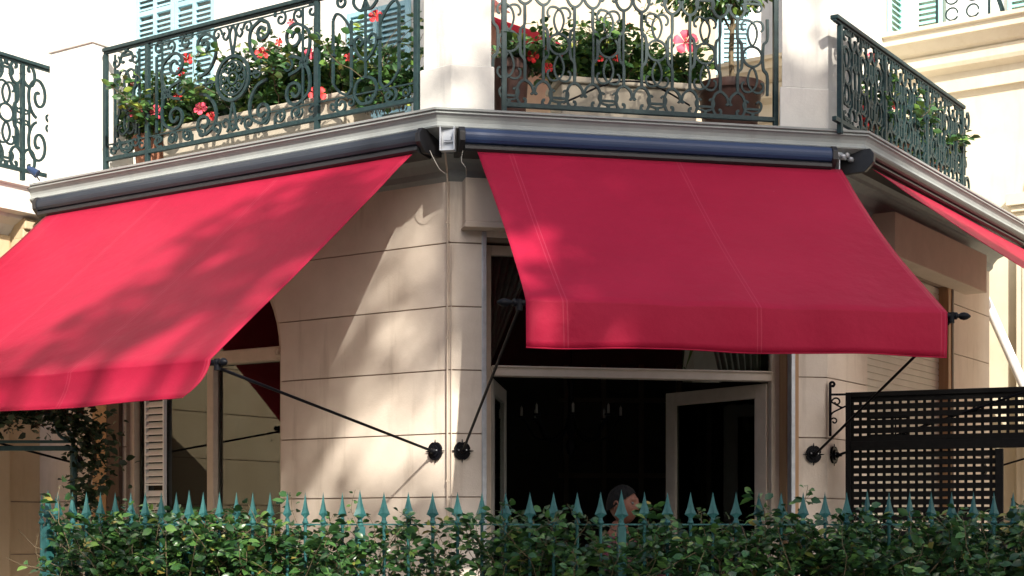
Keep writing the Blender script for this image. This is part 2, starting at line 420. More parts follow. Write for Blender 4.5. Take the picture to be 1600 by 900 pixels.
# cornice and balcony slab
PL = [A_, W0, W1, W2, W3, (W3[0]-2.5, W3[1]+1.7)]
prof = [(-.05, 4.00), (.0, 4.00), (.025, 4.03), (.03, 4.07), (.06, 4.12), (.11, 4.155), (.13, 4.16), (.135, 4.185), (.19, 4.235), (.30, 4.27), (.335, 4.285), (.345, 4.285),
        (.35, 4.295), (.34, 4.305), (.337, 4.325), (.343, 4.348), (.357, 4.368), (.372, 4.376), (.372, 4.384), (.362, 4.387), (.362, 4.393), (.380, 4.396), (.382, 4.41), (.15, 4.415), (-.05, 4.415)]
m = MB(); sweep_profile(m, PL[1:], prof); m.build('cornice', 'cornice_grey', bld, smooth=False)
prof_w = [(-.05, 3.98), (.0, 3.98), (.03, 4.02), (.10, 4.10), (.20, 4.14), (.21, 4.17), (.30, 4.18), (.30, 4.38), (.34, 4.39), (.34, 4.412), (-.05, 4.417)]
m = MB(); sweep_profile(m, [A_, (W0[0]+.0, W0[1])], prof_w); m.build('cornice', 'upper_plaster', bld, label='cream cornice of the left wing')
for t in (-3.6, -1.75, -.35):                # console brackets beneath the wing cornice
    m = MB()
    m.prism(FW, [(t, 3.62), (t+.16, 3.62), (t+.16, 4.12), (t, 4.12)], 0, .05)
    for i in range(6): m.box(FW, t+.01, t+.15, .04, .10+.028*i, 3.66+.08*i, 3.70+.08*i+.05)
    m.build('console', 'wing_stone', bld, bev=.01)
slab = [A_, W0, W1, W2, W3, (4.4, 19.6), (-8.6, 19.6)]
m = MB(); m.plan(slab, 4.07, 4.45); m.build('balcony_floor', 'cornice_stone', bld)
# roller-shutter boxes over the openings
m = MB(); m.box(FF, .088, 2.76, 0, .125, 3.70, 4.005); m.prism(FF, [(.075, 3.66), (2.775, 3.66), (2.765, 3.70), (.088, 3.70)], 0, .14)
m.build('shutter_box', 'lintel_stone', bld, bev=.006)
m = MB(); m.box(FR, .86, 3.21, 0, .20, 3.69, 4.03); m.build('shutter_box', 'lintel_stone', bld, bev=.006)
# guide rails of the front opening, its reveals
for t, w in ((.232, .032), (2.530, .032)):
    m = MB(); m.box(FF, t-.006, t+w-.006, -.06, .018, .1, 3.655); m.build('guide_rail', 'galvanised', bld, bev=.004)
m = MB(); m.box(FF, 2.558, 2.585, -.01, .008, .1, 3.655); m.build('trim', 'tan_wood', bld)
m = MB(); m.box(FF, 2.515, 2.53, -.29, -.06, .12, 3.62); m.build('reveal', 'tan_wood', bld)
m = MB(); m.box(FF, .258, .27, -.29, -.06, .12, 3.62); m.build('reveal', 'grey_wood', bld)

# ---- front garden door: fixed frame, transom, fanlight, two open leaves
dr = MB()
dr.box(FF, .27, .33, -.26, -.19, .12, 3.6); dr.box(FF, 2.45, 2.515, -.26, -.19, .12, 3.6); dr.box(FF, .33, 2.45, -.26, -.19, 3.53, 3.6)
fr = dr.build('door_frame', 'cream_wood', bld, bev=.004)
m = MB(); m.box(FF, .33, 2.45, -.27, -.17, 2.665, 2.735); m.box(FF, .33, 2.45, -.165, -.15, 2.725, 2.738); m.build('transom', 'cream_wood', fr, bev=.006)
m = MB(); m.box(FF, .33, 2.45, -.232, -.226, 2.735, 3.53); m.build('fanlight_pane', 'thin_glass', fr)
def leafdoor(F, w, mat):
    lf = MB(); h0, h1 = .15, 2.655
    for a, b in ((0, .11), (w-.11, w)): lf.box(F, a, b, -.022, .022, h0, h1)
    for a, b in ((h0, h0+.5), (h1-.105, h1)): lf.box(F, .11, w-.11, -.0215, .0215, a, b)
    for s in (1, -1):                        # glazing bead
        for a, b, c, d in ((.11, .125, h0+.5, h1-.105), (w-.125, w-.11, h0+.5, h1-.105)): lf.box(F, a, b, s*.010, s*.019, c, d)
    L = lf.build('door', mat, bld, bev=.004)
    g2 = MB(); g2.box(F, .11, w-.11, -.003, .003, h0+.5, h1-.105); g2.build('pane', 'window_glass', L)
    h = MB(); h.sweep([F.p(w-.05, .02, 1.25), F.p(w-.05, .07, 1.25), F.p(w-.16, .075, 1.25)], .009, 8); h.build('handle', 'galvanised', L, smooth=True)
hr = FF.p(2.45, -.25, 0)
leafdoor(Frame(hr[0], hr[1], -.62, .82), 1.10, 'cream_wood')
hl = FF.p(.34, -.27, 0)
leafdoor(Frame(hl[0], hl[1], .09, 1.0), 1.02, 'grey_wood')
# ---- arched window in the left wall
wf = MB()
TA, TB, ZS = -3.30, -1.585, 2.93
wf.box(FL, TB-.055, TB-.0, -.16, -.05, .12, ZS); wf.box(FL, TA, TA+.055, -.16, -.05, .12, ZS)
wf.box(FL, -2.42, -2.35, -.15, -.055, .12, ZS)
wf.box(FL, TA, TA+.12, -.20, -.161, .12, ZS)
for i in range(24):
    a0, a1 = R(i*7.5), R((i+1)*7.5); tc = (TA+TB)/2; r0, r1 = .8575, .795
    wf.prism(FL, [(tc+r1*math.cos(a0), ZS+r1*math.sin(a0)), (tc+r0*math.cos(a0), ZS+r0*math.sin(a0)), (tc+r0*math.cos(a1), ZS+r0*math.sin(a1)), (tc+r1*math.cos(a1), ZS+r1*math.sin(a1))], -.16, -.05)
W_ = wf.build('window_frame', 'cream_wood', bld, bev=.004, label='arched cream wooden window frame on the left wall')
m = MB(); m.box(FL, TA, TB-.02, -.158, -.035, ZS-.075, ZS+.03); m.build('transom', 'cream_wood', W_, bev=.008)
Mx = Matrix(((FL.ux, 0, FL.ox), (FL.uy, 0, FL.oy), (0, 1, 0)))
m = MB(); m.lathe([(.0, 0), (.034, 0), (.038, .012), (.026, .018), (.024, .012), (.014, .012), (.013, .022), (0.0, .024)], FL.p(TB-.05, -.035, ZS-.02), 20, M=Mx); m.build('roundel', 'cream_wood', W_, smooth=True)
m = MB(); m.box(FL, TA+.055, -2.42, -.115, -.110, .2, ZS-.07); m.build('pane', 'window_glass', W_)
m = MB(); m.box(FL, -2.35, TB-.055, -.115, -.110, .2, ZS-.07); m.build('pane', 'window_glass', W_)
m = MB(); m.prism(FL, [(TA+.07, ZS+.03)]+[((TA+TB)/2+.80*math.cos(R(a)), ZS+.03+.78*math.sin(R(a))) for a in range(165, 14, -10)]+[(TB-.07, ZS+.03)], -.115, -.110); m.build('pane', 'window_glass', W_)
def louvre_leaf(F, t0, t1, z0, z1, o, mat, parent, name='shutter_leaf', cols=1, pitch=.05, fw=.045, mids=()):
    m = MB(); th = .018
    m.box(F, t0, t0+fw, o-th, o+th, z0, z1); m.box(F, t1-fw, t1, o-th, o+th, z0, z1)
    rails = [z0, *mids, z1-fw]
    for z in rails: m.box(F, t0+fw, t1-fw, o-th+.001, o+th-.001, z, z+fw)
    cw = (t1-t0-2*fw+fw*.8*0)/cols
    for c in range(1, cols): m.box(F, t0+fw+cw*c-fw/2, t0+fw+cw*c+fw/2, o-th+.0005, o+th-.0005, z0, z1)
    L = m.build(name, mat, parent, bev=.003)
    bands = [z0+fw]+[q for q in mids]+[z1-fw]
    for c in range(cols):
        a = t0+fw+cw*c+(fw/2 if c else 0); b = t0+fw+cw*(c+1)-(fw/2 if c < cols-1 else 0)
        for q in range(len(bands)-1):
            s = MB(); z = bands[q]+(fw if q else 0)+.006; ze = bands[q+1]-.012-pitch*.6
            while z < ze:
                s.add([F.p(a, o+.017, z), F.p(b, o+.017, z), F.p(b, o-.015, z+pitch*.72), F.p(a, o-.015, z+pitch*.72),
                       F.p(a, o+.017, z+.007), F.p(b, o+.017, z+.007), F.p(b, o-.015, z+pitch*.72+.007), F.p(a, o-.015, z+pitch*.72+.007)],
                      [(0, 1, 2, 3), (7, 6, 5, 4), (0, 4, 5, 1), (1, 5, 6, 2), (2, 6, 7, 3), (3, 7, 4, 0)])
                z += pitch
            s.build('louvres', mat, L)
    return L
louvre_leaf(FL, -3.14, -2.915, .3, 2.85, -.082, 'white_louvre', bld, pitch=.056, fw=.014, mids=(1.92,))
m = MB(); m.box(FL, -3.47, -3.32, .004, .045, .12, 3.3); m.build('shutter_leaf', 'brown_wood', bld, bev=.004, label='dark brown shutter leaf folded beside the window')
m = MB(); m.box(FL, -3.66, -3.49, .0, .03, .0, 4.0); m.build('jamb', 'tan_wood', bld, bev=.004)
# grey ledge and drape seen behind the left panes
m = MB(); m.box(FL, -3.25, -1.6, -.5, -.14, .12, .5); m.build('sill', 'lintel_stone', bld)
# ---- roller shutter on the right wall
m = MB()
z = .12; 
while z < 3.66: m.prism(FR, [(.80, z), (2.72, z), (2.72, z+.046), (.80, z+.046)], -.11, -.075); m.box(FR, .80, 2.72, -.105, -.082, z+.046, z+.055); z += .055
m.build('roller_shutter', 'roller_slat', bld)
m = MB(); m.box(FR, 2.715, 2.80, -.20, .012, .12, 3.70); m.build('jamb', 'tan_wood', bld, bev=.004)
m = MB(); m.box(FR, 2.80, 2.84, .0, .02, .12, 3.70); m.build('jamb', 'brown_wood', bld)
# ---- balcony piers
def poly_off(P, d):
    c = Vector((sum(p[0] for p in P)/len(P), sum(p[1] for p in P)/len(P)))
    return [(p[0]+(Vector(p)-c).normalized().x*d, p[1]+(Vector(p)-c).normalized().y*d) for p in P]
C1 = Vector((-.405, 10.45)); Lp = C1+Vector((-.829, .559))*.25; Rp = C1+Vector((.979, .203))*.27
P1 = [C1, Rp, Rp+Vector((-.203, .979))*.30, Lp+Vector((.559, .829))*.30, Lp]
P1 = [tuple(p) for p in P1]
m = MB(); m.plan(poly_off(P1, .025), 4.412, 4.73); m.plan(P1, 4.729, 7.6); m.build('pier', 'pier_stone', bld, bev=.008, label='angled stone pier at the left corner of the front balcony')
P2 = [FF.p(2.350, .27, 0)[:2], FF.p(2.70, .27, 0)[:2], FR.p(.22, .16, 0)[:2], FR.p(.22, .02, 0)[:2], FF.p(2.41, .12, 0)[:2]]
m = MB(); m.plan(poly_off(P2, .02), 4.412, 4.72); m.plan(P2, 4.719, 7.6); m.build('pier', 'pier_stone', bld, bev=.008, label='stone pier at the right corner of the front balcony')
b = [FL.p(-3.87, .33, 4.412), FL.p(-3.29, .33, 4.412), FL.p(-3.29, -.1, 4.412), FL.p(-3.87, -.1, 4.412)]
t = [FL.p(-3.85, .31, 5.47), FL.p(-3.33, .31, 5.47), FL.p(-3.33, -.08, 5.47), FL.p(-3.85, -.08, 5.47)]
m = MB(); m.hexa(b, t); m.box(FL, -3.865, -3.315, -.1, .325, 5.471, 5.49); m.build('pier', 'upper_plaster', bld, bev=.01, label='low white pier at the left end of the balcony')
# grey downpipe strip and steel hanger at the corner under the cornice
cx = Vector((W1[0]-.005, W1[1]-.022))
pp = thing('corner_pipe', 'thin grey pipe running down the stone corner between two awnings', 'pipe', (cx.x, cx.y, 0))
m = MB(); m.sweep([(cx.x-.012, cx.y, 0), (cx.x-.012, cx.y, 4.05), (cx.x-.02, cx.y-.18, 4.16), (cx.x-.02, cx.y-.22, 4.24)], .0065, 8); m.build('pipe', 'lintel_stone', pp, smooth=True)
m = MB(); m.sweep([(cx.x+.016, cx.y-.002, 0), (cx.x+.016, cx.y-.002, 3.55)], .004, 6); m.build('cable', 'lintel_stone', pp, smooth=True)
m = MB()
for z in (.8, 1.9, 2.9, 3.7): m.box(F0, cx.x-.022, cx.x+.0, -cx.y-.009, -cx.y+.009, z, z+.012)
m.build('clip', 'lintel_stone', pp)

# ---- upper storey
UP = Frame(*FL.p(0, -1.15, 0)[:2], FL.ux, FL.uy)
UWc = UP.p(-5.09, 0, 0)[:2]
m = MB(); 
m.box(UP, -5.09, -4.45, -.3, 0, 4.45, 9.5); m.box(UP, -4.45, -3.43, -.3, 0, 7.3, 9.5); m.box(UP, -3.43, -1.9, -.3, 0, 4.45, 9.5); m.box(UP, -1.9, -.9, -.3, 0, 4.45, 9.5)
m.build('upper_wall', 'upper_plaster', bld)
m = MB(); m.box(UP, -1.2, -.9, -4.8, -.3, 4.45, 9.5); m.build('upper_wall', 'yellow_plaster', bld)
UW = Frame(UWc[0], UWc[1], .559, .829)
m = MB(); m.box(UW, -6, 0, -.3, 0, 4.45, 9.5); m.build('upper_wall', 'upper_plaster', bld)
m = MB(); m.box(UP, -5.09, -.9, -.0, .03, 4.45, 4.62); m.build('skirting', 'cornice_stone', bld)
w1 = MB(); w1.box(UP, -4.47, -3.41, -.10, .012, 7.28, 7.36); w1.box(UP, -4.47, -3.41, -.25, -.2, 4.45, 7.3)
W1o = w1.build('window_frame', 'upper_plaster', bld)
for k in range(2): louvre_leaf(UP, -4.44+.505*k, -3.94+.505*k, 4.62, 7.27, -.02, 'blue_shutter', bld, cols=2, mids=(6.27,), pitch=.045)
for k in range(2): louvre_leaf(UP, -1.87+.33*k, -1.55+.33*k, 4.75, 5.82, .03, 'blue_shutter', bld, cols=1, pitch=.045, fw=.04)
RU = Frame(*FR.p(0, -1.3, 0)[:2], FR.ux, FR.uy)
m = MB(); m.box(RU, 3.0, 5.75, -.3, 0, 4.45, 9.5); m.build('upper_wall', 'upper_plaster', bld)
m = MB(); m.box(RU, 3.2, 5.5, .0, .07, 6.28, 6.36); m.build('ledge', 'cornice_stone', bld, bev=.01)
louvre_leaf(RU, 4.72, 5.1, 6.37, 7.9, .03, 'teal_shutter', bld, pitch=.06)

# ================================================================== RIGHT WING BUILDING
RW = Frame(5.1, 15.4, .829, -.559)
rb = thing('villa', 'bright cream neighbouring villa with heavy moulded cornice beyond the right balcony', 'building', (5.1, 15.6, 0))
m = MB(); m.box(RW, -3.2, 4, -.3, 0, 0, 6.05); m.build('wall', 'yellow_plaster', rb)
pr = [(-.05, 5.98), (.0, 5.98), (.02, 6.03), (.06, 6.03), (.06, 6.22), (.16, 6.26), (.18, 6.30), (.18, 6.40), (.16, 6.405), (.16, 6.415), (.22, 6.44), (.30, 6.52), (.33, 6.53), (.33, 6.61), (.37, 6.62), (.37, 6.66), (-.05, 6.68)]
m = MB(); sweep_profile(m, [RW.p(-3.2, 0, 0)[:2], RW.p(4, 0, 0)[:2]], pr); m.build('cornice', 'yellow_plaster', rb)
m = MB(); m.box(RW, -3.2, 4, -1.1, -.8, 6.5, 10.5); m.build('upper_wall', 'upper_plaster', rb)
m = MB(); m.box(RW, -.02, .34, 0, .09, 0, 4.72); m.box(RW, -.06, .38, 0, .13, 4.72, 4.78); m.box(RW, -.10, .42, 0, .17, 4.78, 4.90); m.box(RW, .04, .28, .09, .10, .4, 4.6)
m.build('pilaster', 'yellow_plaster', rb, bev=.01)
m = MB()
for i in range(14):
    a0, a1 = R(90+i*6.5), R(90+(i+1)*6.5)
    m.prism(RW, [(.9+.70*math.cos(a0), 4.9+.7*math.sin(a0)), (.9+.82*math.cos(a0), 4.9+.82*math.sin(a0)), (.9+.82*math.cos(a1), 4.9+.82*math.sin(a1)), (.9+.7*math.cos(a1), 4.9+.7*math.sin(a1))], 0, .06)
m.build('arch_moulding', 'yellow_plaster', rb)
for a, b, wm in ((-1.42, -1.05, 'teal_shutter'), (-.35, -.02, 'teal_shutter')):
    louvre_leaf(RW, a, b, 6.7, 8.6, -.77, wm, rb, pitch=.06)
m = MB(); m.box(RW, -1.0, -.4, -.80, -.75, 6.7, 8.6); m.build('window_frame', 'white_louvre', rb)
m = MB(); m.box(RW, .15, .5, -.8, -.5, 7.15, 7.4); m.box(RW, .2, .45, -.8, -.6, 6.95, 7.15); m.build('console', 'upper_plaster', rb, bev=.03)
m = MB(); tt = [(-1.0, 7.25), (-.7, 7.31), (-.45, 7.25), (-.33, 7.05), (-.24, 6.78), (-.15, 6.70)]
m.bar(RW, cr(tt, 8), -.35, .035, .03); m.bar(RW, [(-.97, 6.68), (-.97, 7.25)], -.35, .02, .02); m.bar(RW, [(-.42, 6.68), (-.42, 7.2)], -.35, .02, .02)
for k in range(3):
    for q in (-1, 1): m.bar(RW, arc(-.70+q*.11, 6.80+.17*k, .06, .07, 0, 330, 14), -.35, .014, .01)
o = m.build('terrace_railing', 'iron_verdigris', rb)
m = MB(); m.sweep([RW.p(-.95, -.4, 7.36), RW.p(-.35, -.4, 7.40), RW.p(.25, .1, 6.98)], .012, 6); m.build('rope', 'black_iron', rb)
# drainpipe leaning against the far right wall
m = MB(); A = FR.p(3.72, .12, 0); m.sweep([(4.50, 15.05, 4.1), (4.675, 15.05, 3.73), (5.02, 15.05, 2.95), (6.1, 15.05, .1)], .047, 14)
o = m.build('drainpipe', 'white_plastic', None, smooth=True); tag(o, 'white drainpipe slanting down behind the dark trellis at right', 'pipe')
# lamp arm on the right wing
m = MB(); m.sweep([RW.p(-.95, .0, 5.12), RW.p(-.95, .5, 5.12), RW.p(-.85, .85, 5.02)], .012, 6); m.sweep([RW.p(-1.05, .05, 5.1), RW.p(-.95, .35, 5.52)], .014, 6)
o = m.build('flag_bracket', 'galvanised', None); tag(o, 'thin metal flag bracket on the sunlit cream villa wall', 'bracket')

# ================================================================== BUILDING BEHIND THE TERRACE
fb = thing('apartment_house', 'pale sunlit apartment house seen through the front balcony railing', 'building', (5, 26, 0))
FB = Frame(-4, 26, 1, 0)
m = MB(); m.box(FB, 0, 18, -4, 0, 0, 15); m.build('wall', 'upper_plaster', fb)
m = MB(); m.box(FB, 0, 18, 0, .25, 12.0, 12.2); m.box(FB, 0, 18, 0, .15, 8.3, 8.45); m.build('string_course', 'cornice_stone', fb)
for k in range(5):
    for z in (5.4, 9.2):
        louvre_leaf(FB, 2.2+2.4*k, 2.7+2.4*k, z, z+2.0, .04, 'white_louvre' if k % 2 else 'blue_shutter', fb, pitch=.08, fw=.06)
        louvre_leaf(FB, 2.72+2.4*k, 3.22+2.4*k, z, z+2.0, .04, 'white_louvre' if k % 2 else 'blue_shutter', fb, pitch=.08, fw=.06)

# ================================================================== AWNINGS
def awning(F, t0, t1, o0, z0, o1, z1, val, swing, label, c0, c1, seed, arm_t, tilt_end=0.0, bar_ext=.22, cmat='cassette_navy', slim=1.0):
    A = thing('awning', label, 'awning', F.p((t0+t1)/2, .1, 4.2), 0, 'red canvas awnings around the corner')
    rs = random.Random(seed)
    nu, nv, nw = 60, 26, 10
    vs, fs, uvs = [], [], []
    L = math.hypot(o1-o0, z1-z0)
    for i in range(nu+1):
        u = i/nu; t = t0+(t1-t0)*u
        for j in range(nv+nw+1):
            if j <= nv:
                v = j/nv; sag = -.035*math.sin(PI*v)*(1+.25*math.sin(u*9+seed))
                oo = o0+(o1-o0)*v; zz = z0+(z1-z0)*v+sag+.006*math.sin(u*23+v*3)*v+.010*math.exp(-((1-v)/.25)**2)*(math.exp(-((u-.08+.5*(1-v))/.06)**2)+math.exp(-((u-.92-.3*(1-v))/.05)**2))+.004*math.sin(v*31+u*5)*math.exp(-v*4)
                tt = t + (.03*math.sin(PI*v))*(-1 if u > .5 else 1)*abs(2*u-1)**6
                d = v*L
            else:
                w = ((j-nv)/nw)**1.6
                curl = 1-w
                oo = o1+swing*w*w*(1+.15*math.sin(u*7+seed))+.004*math.sin(PI*w)+.010*math.sin(u*31+seed)*w
                zz = z1-val*w+.012*math.sin(u*13+seed*2)*w*.6; tt = t+.010*math.sin(u*17)*w
                if tilt_end and u > .965: tt -= tilt_end*w*w*(u-.965)/.035; oo += .5*tilt_end*w*w*(u-.965)/.035
                d = L+val*w
            # round the bend over the front bar
            vs.append(F.p(tt, oo, zz)); uvs.append(((t1-t), d))
    for i in range(nu):
        for j in range(nv+nw):
            a = i*(nv+nw+1)+j; fs.append((a, a+1, a+nv+nw+2, a+nv+nw+1))
    m = MB(); m.add(vs, fs); o = m.build('fabric', 'red_canvas', A, smooth=True, fix=False)
    o.data.set_sharp_from_angle(angle=R(180))
    ul = o.data.uv_layers.new(name='UVMap')
    for lp in o.data.loops: ul.data[lp.index].uv = uvs[lp.vertex_index]
    s = o.modifiers.new('solid', 'SOLIDIFY'); s.thickness = .0025; s.offset = 0
    for w_ in (.94,):                         # stitched hem along the valance edge
        hv = []
        for i in range(nu+1):
            a = Vector(vs[i*(nv+nw+1)+nv+nw-1]); b = Vector(vs[i*(nv+nw+1)+nv+nw]); hv.append(tuple(b+(b-a).normalized()*.001))
        m = MB(); m.sweep(hv, .004, 6); m.build('hem', 'red_canvas', A, smooth=True)
    # cassette: rounded navy shell over a dark slot
    pf = [(.20, 4.290), (.30, 4.291), (.345, 4.290), (.385, 4.272), (.397, 4.25), (.402, 4.232), (.401, 4.216), (.398, 4.20), (.388, 4.182), (.37, 4.175), (.20, 4.175)]
    pf = [(a, 4.291-(4.291-b)*slim) for a, b in pf]
    m = MB(); m.hexa([F.p(c0, a, b) for a, b in pf], [F.p(c1, a, b) for a, b in pf]); cs = m.build('cassette', cmat, A, bev=.002)
    pf = [(.19, 4.174), (.375, 4.174), (.39, 4.16), (.39, 4.14), (.375, 4.125), (.24, 4.105), (.19, 4.15)]; pf = [(a-(1-slim)*.03, 4.291-(4.291-b)*slim) for a, b in pf]
    m = MB(); m.hexa([F.p(c0+.02, a, b) for a, b in pf], [F.p(c1-.02, a, b) for a, b in pf]); m.build('roller_tube', 'cassette_black_and_shade', A)
    for c in (c0, c1):                        # end caps with motor or gear box
        m = MB(); pe = [(.16, 4.288), (.38, 4.288), (.412, 4.25), (.408, 4.19), (.38, 4.16), (.34, 4.125), (.16, 4.125)]
        m.hexa([F.p(c-.02, a, b) for a, b in pe], [F.p(c+.02, a, b) for a, b in pe]); m.build('end_cap', 'cassette_black_and_shade', A, bev=.004)
    # front bar with turned finials
    zb = z1-.012
    m = MB(); m.sweep([F.p(t0-.06, o1-.02, zb), F.p(t1+.06, o1-.02, zb)], .017, 12); m.build('front_bar', 'black_iron', A, smooth=True)
    for e, s_ in ((t0, -1), (t1, 1)):
        if True:
            prf = [(0, .0), (.018, 0), (.018, .05), (.024, .055), (.024, .07), (.013, .078), (.013, .088), (.022, .10), (.026, .12), (.022, .14), (.010, .160), (.0, .168)]
            Mz = Matrix(((0, F.ox, F.ux*s_), (0, F.oy, F.uy*s_), (1, 0, 0)))
            k = bar_ext/.22
            m = MB(); m.lathe([(r*.95, h*k) for r, h in prf], F.p(e, o1-.02, zb), 16, M=Mz); m.build('finial', 'black_iron', A, smooth=True)
    # stay arms to iron rosettes on the wall
    for e, s_ in ((0, -1), (1, 1)):
        te = (t0+.0 if e == 0 else t1-.0)+s_*.035; tw = arm_t[e]; zw = 2.117
        m = MB(); m.sweep([F.p(te, o1-.02, zb-.03), F.p(tw, .045, zw)], .0095, 10); ar = m.build('arm', 'black_iron', A, smooth=True)
        m = MB(); m.sweep([F.p(te, o1-.02, zb+.02), F.p(te, o1-.02, zb-.045)], .02, 12); m.build('joint_block', 'black_iron', ar, smooth=True)
        m = MB()
        pts = [(tw+.060*(1-.20*max(0, math.cos(4*a))**4)*math.cos(a), zw+.066*(1-.20*max(0, math.cos(4*a))**4)*math.sin(a)) for a in [2*PI*i/64 for i in range(64)]]
        m.prism(F, pts, .002, .020)
        pts = [(tw+(p[0]-tw)*.62, zw+(p[1]-zw)*.62) for p in pts]; m.prism(F, pts, .020, .032)
        for k in range(4):
            a = k*PI/2; m.sweep([F.p(tw+.05*math.cos(a), .012, zw+.05*math.sin(a)), F.p(tw+.082*math.cos(a), .012, zw+.082*math.sin(a))], .007, 6, .003)
        rz = m.build('rosette', 'black_iron', A, bev=.003)
        m = MB(); Mz = Matrix(((F.ux, 0, F.ox), (F.uy, 0, F.oy), (0, 1, 0)))
        m.lathe([(0, .0), (.022, 0), (.022, .014), (.014, .022), (.012, .04), (0, .044)], F.p(tw, .030, zw), 14, M=Mz)
        m.build('boss', 'black_iron', rz, smooth=True)
        for q in (-1, 1):
            m = MB(); m.lathe([(0, 0), (.006, 0), (.005, .005), (0, .006)], F.p(tw+q*.027, .031, zw+.005), 8, M=Mz); m.build('screw', 'galvanised', rz, smooth=True)
    return A
awning(FL, -3.83, -.047, .355, 4.135, 2.27, 2.55, .225, .10, 'wide sunlit red awning at left with tree shadows across its canvas', -3.93, .03, 1, (-3.86, -.12), tilt_end=.06, bar_ext=.15, cmat='cassette_shade_grey')
awning(FF, .125, 2.765, .355, 4.135, 1.93, 2.895, .265, .0, 'red awning in the middle above the open garden door, mostly in tree shade', .02, 2.70, 2, (.085, 2.70))
awning(FR, .0, 3.85, .34, 4.175, 2.25, 2.78, .25, .03, 'red awning at far right seen edge-on from underneath', -.13, 3.93, 3, (.10, 3.75), cmat='cassette_black_and_shade', slim=.62)
# steel mounting bracket between the two cassettes, and its loose wires
br = thing('steel_bracket', 'galvanised steel bracket between the left and middle awning cassettes', 'bracket', (-.43, 10.38, 4.12))
BF = Frame(-.43, 10.40, .975, -.18)
m = MB(); m.box(BF, -.052, .052, -.01, .0, 4.125, 4.285); m.box(BF, -.052, -.044, .0, .05, 4.125, 4.285); m.box(BF, .044, .052, .0, .05, 4.125, 4.285); m.box(BF, -.052, .052, .0, .045, 4.125, 4.133); m.build('plate', 'galvanised', br, bev=.002)
m = MB(); m.box(BF, -.025, .02, .0, .022, 4.20, 4.226); m.sweep([BF.p(-.03, .02, 4.19), BF.p(.03, .02, 4.19)], .006, 8); m.sweep([BF.p(.034, .02, 4.235), BF.p(.034, .02, 4.19)], .007, 8); m.build('bolt', 'galvanised', br)
m = MB()
m.sweep(cr([BF.p(-.13, .0, 4.14), BF.p(-.10, .01, 4.08), BF.p(-.07, -.02, 4.02), BF.p(-.045, -.08, 4.0)], 6), .0028, 6)
m.sweep(cr([BF.p(.10, .0, 4.13), BF.p(.09, .0, 4.06), BF.p(.12, .0, 4.01), BF.p(.10, -.1, 3.98)], 6), .0025, 6); m.build('cable', 'candle_white', br, smooth=True)
br = thing('steel_bracket', 'small crumpled steel bracket between the middle and right awning cassettes', 'bracket', (2.39, 11.0, 4.12))
BF = Frame(2.345, 11.0, .9, .43)
m = MB(); m.box(BF, -.05, .07, -.02, .0, 4.22, 4.29); m.box(BF, -.04, -.032, -.02, .05, 4.08, 4.20); m.build('plate', 'galvanised', br, bev=.003)
m = MB()
for k, (a, z) in enumerate(((-.03, 4.245), (.02, 4.235), (.055, 4.25), (.09, 4.222))): m.lathe([(0, -.02), (.018, -.014), (.024, 0), (.018, .014), (0, .02)], BF.p(a, .012, z), 12)
m.build('bolt', 'galvanised', br, smooth=True)

# ================================================================== BALCONY RAILINGS
def mir(path, tc): return [(2*tc-a, b) for a, b in path]
def unit(m, F, o, g, zc, k=1.0, hk=1.0, w=.013):
    """one repeat of the front railing ironwork, centred on t=g; symmetric about zc"""
    T = lambda pts: [(g+a*k, zc+b*hk) for a, b in pts]
    m.bar(F, T(arc(0, 0, .071, .071, 0, 345, 26)), o, w, closed=True)
    for s in (-1, 1):
        m.bar(F, T(cr([(s*.1115, -.27), (s*.1115, -.13), (s*.083, -.085), (s*.078, 0), (s*.083, .085), (s*.1115, .13), (s*.1115, .27)], 5)), o, w*1.25)
        for v in (-1, 1):
            cc = [(-.062, .185), (-.078, .190), (-.082, .222), (-.060, .250), (-.020, .250), (.018, .220), (.034, .165), (.022, .110), (0, .072)]
            m.bar(F, T(cr([(s*a, v*b) for a, b in cc], 5)), o+.004*s, w*.9)
            cc = [(.030, .330), (.042, .318), (.060, .325), (.068, .350), (.050, .388), (0, .402)]
            m.bar(F, T(cr([(s*a, v*b) for a, b in cc], 5)), o, w*.9)
    for v in (-1, 1): m.bar(F, T([(0, v*.40), (0, v*.44)]), o, w*1.6)
    for v in (-1, 1): m.bar(F, T([(-.058, v*.372), (.058, v*.372)]), o+.001, w)
def pair(m, F, o, p, zc, k=1.0, hk=1.0, w=.013, half=(-1, 1)):
    for s in half:
        for v in (-1, 1):
            cc = [(.022, .345), (.012, .350), (.005, .335), (.014, .300), (.040, .272), (.0685, .262), (.100, .280), (.121, .325), (.122, .375), (.104, .420), (.078, .432), (.060, .412), (.063, .392), (.078, .390)]
            m.bar(F, [(p+s*a*k, zc+v*b*hk) for a, b in cr(cc, 5)], o, w*1.15)
def big_s(m, F, o, c, zc, s, v, w=.018, k=1.0):
    """large volute pair as in the medallion bay"""
    q = arc(.0, .0, .018, .085, 0, 470, 40)
    q = [(a, b) for a, b in q]
    tail = cr([q[-1], (-.115, .02), (-.12, -.10), (-.05, -.20), (.05, -.235)], 7)[1:]
    m.bar(F, [(c+s*a*k, zc+v*b*k) for a, b in q+tail], o, w)
def collar(m, F, o, t, z, r=.018): m.box(F, t-r, t+r, o-.014, o+.014, z-.008, z+.008)
def rail_frame(R_, F, t0, t1, o, zb, zt, posts):
    m = MB(); m.box(F, t0, t1, o-.03, o+.03, zt-.014, zt+.016); m.box(F, t0, t1, o-.015, o+.015, zt-.03, zt-.013); m.build('top_rail', 'iron_verdigris', R_, bev=.005)
    m = MB(); m.box(F, t0, t1, o-.016, o+.016, zb, zb+.032); m.build('bottom_rail', 'iron_verdigris', R_, bev=.003)
    for t in posts:
        m = MB(); m.box(F, t-.018, t+.018, o-.0175, o+.0175, zb-.07, zt-.031); m.build('post', 'iron_verdigris', R_, bev=.003)
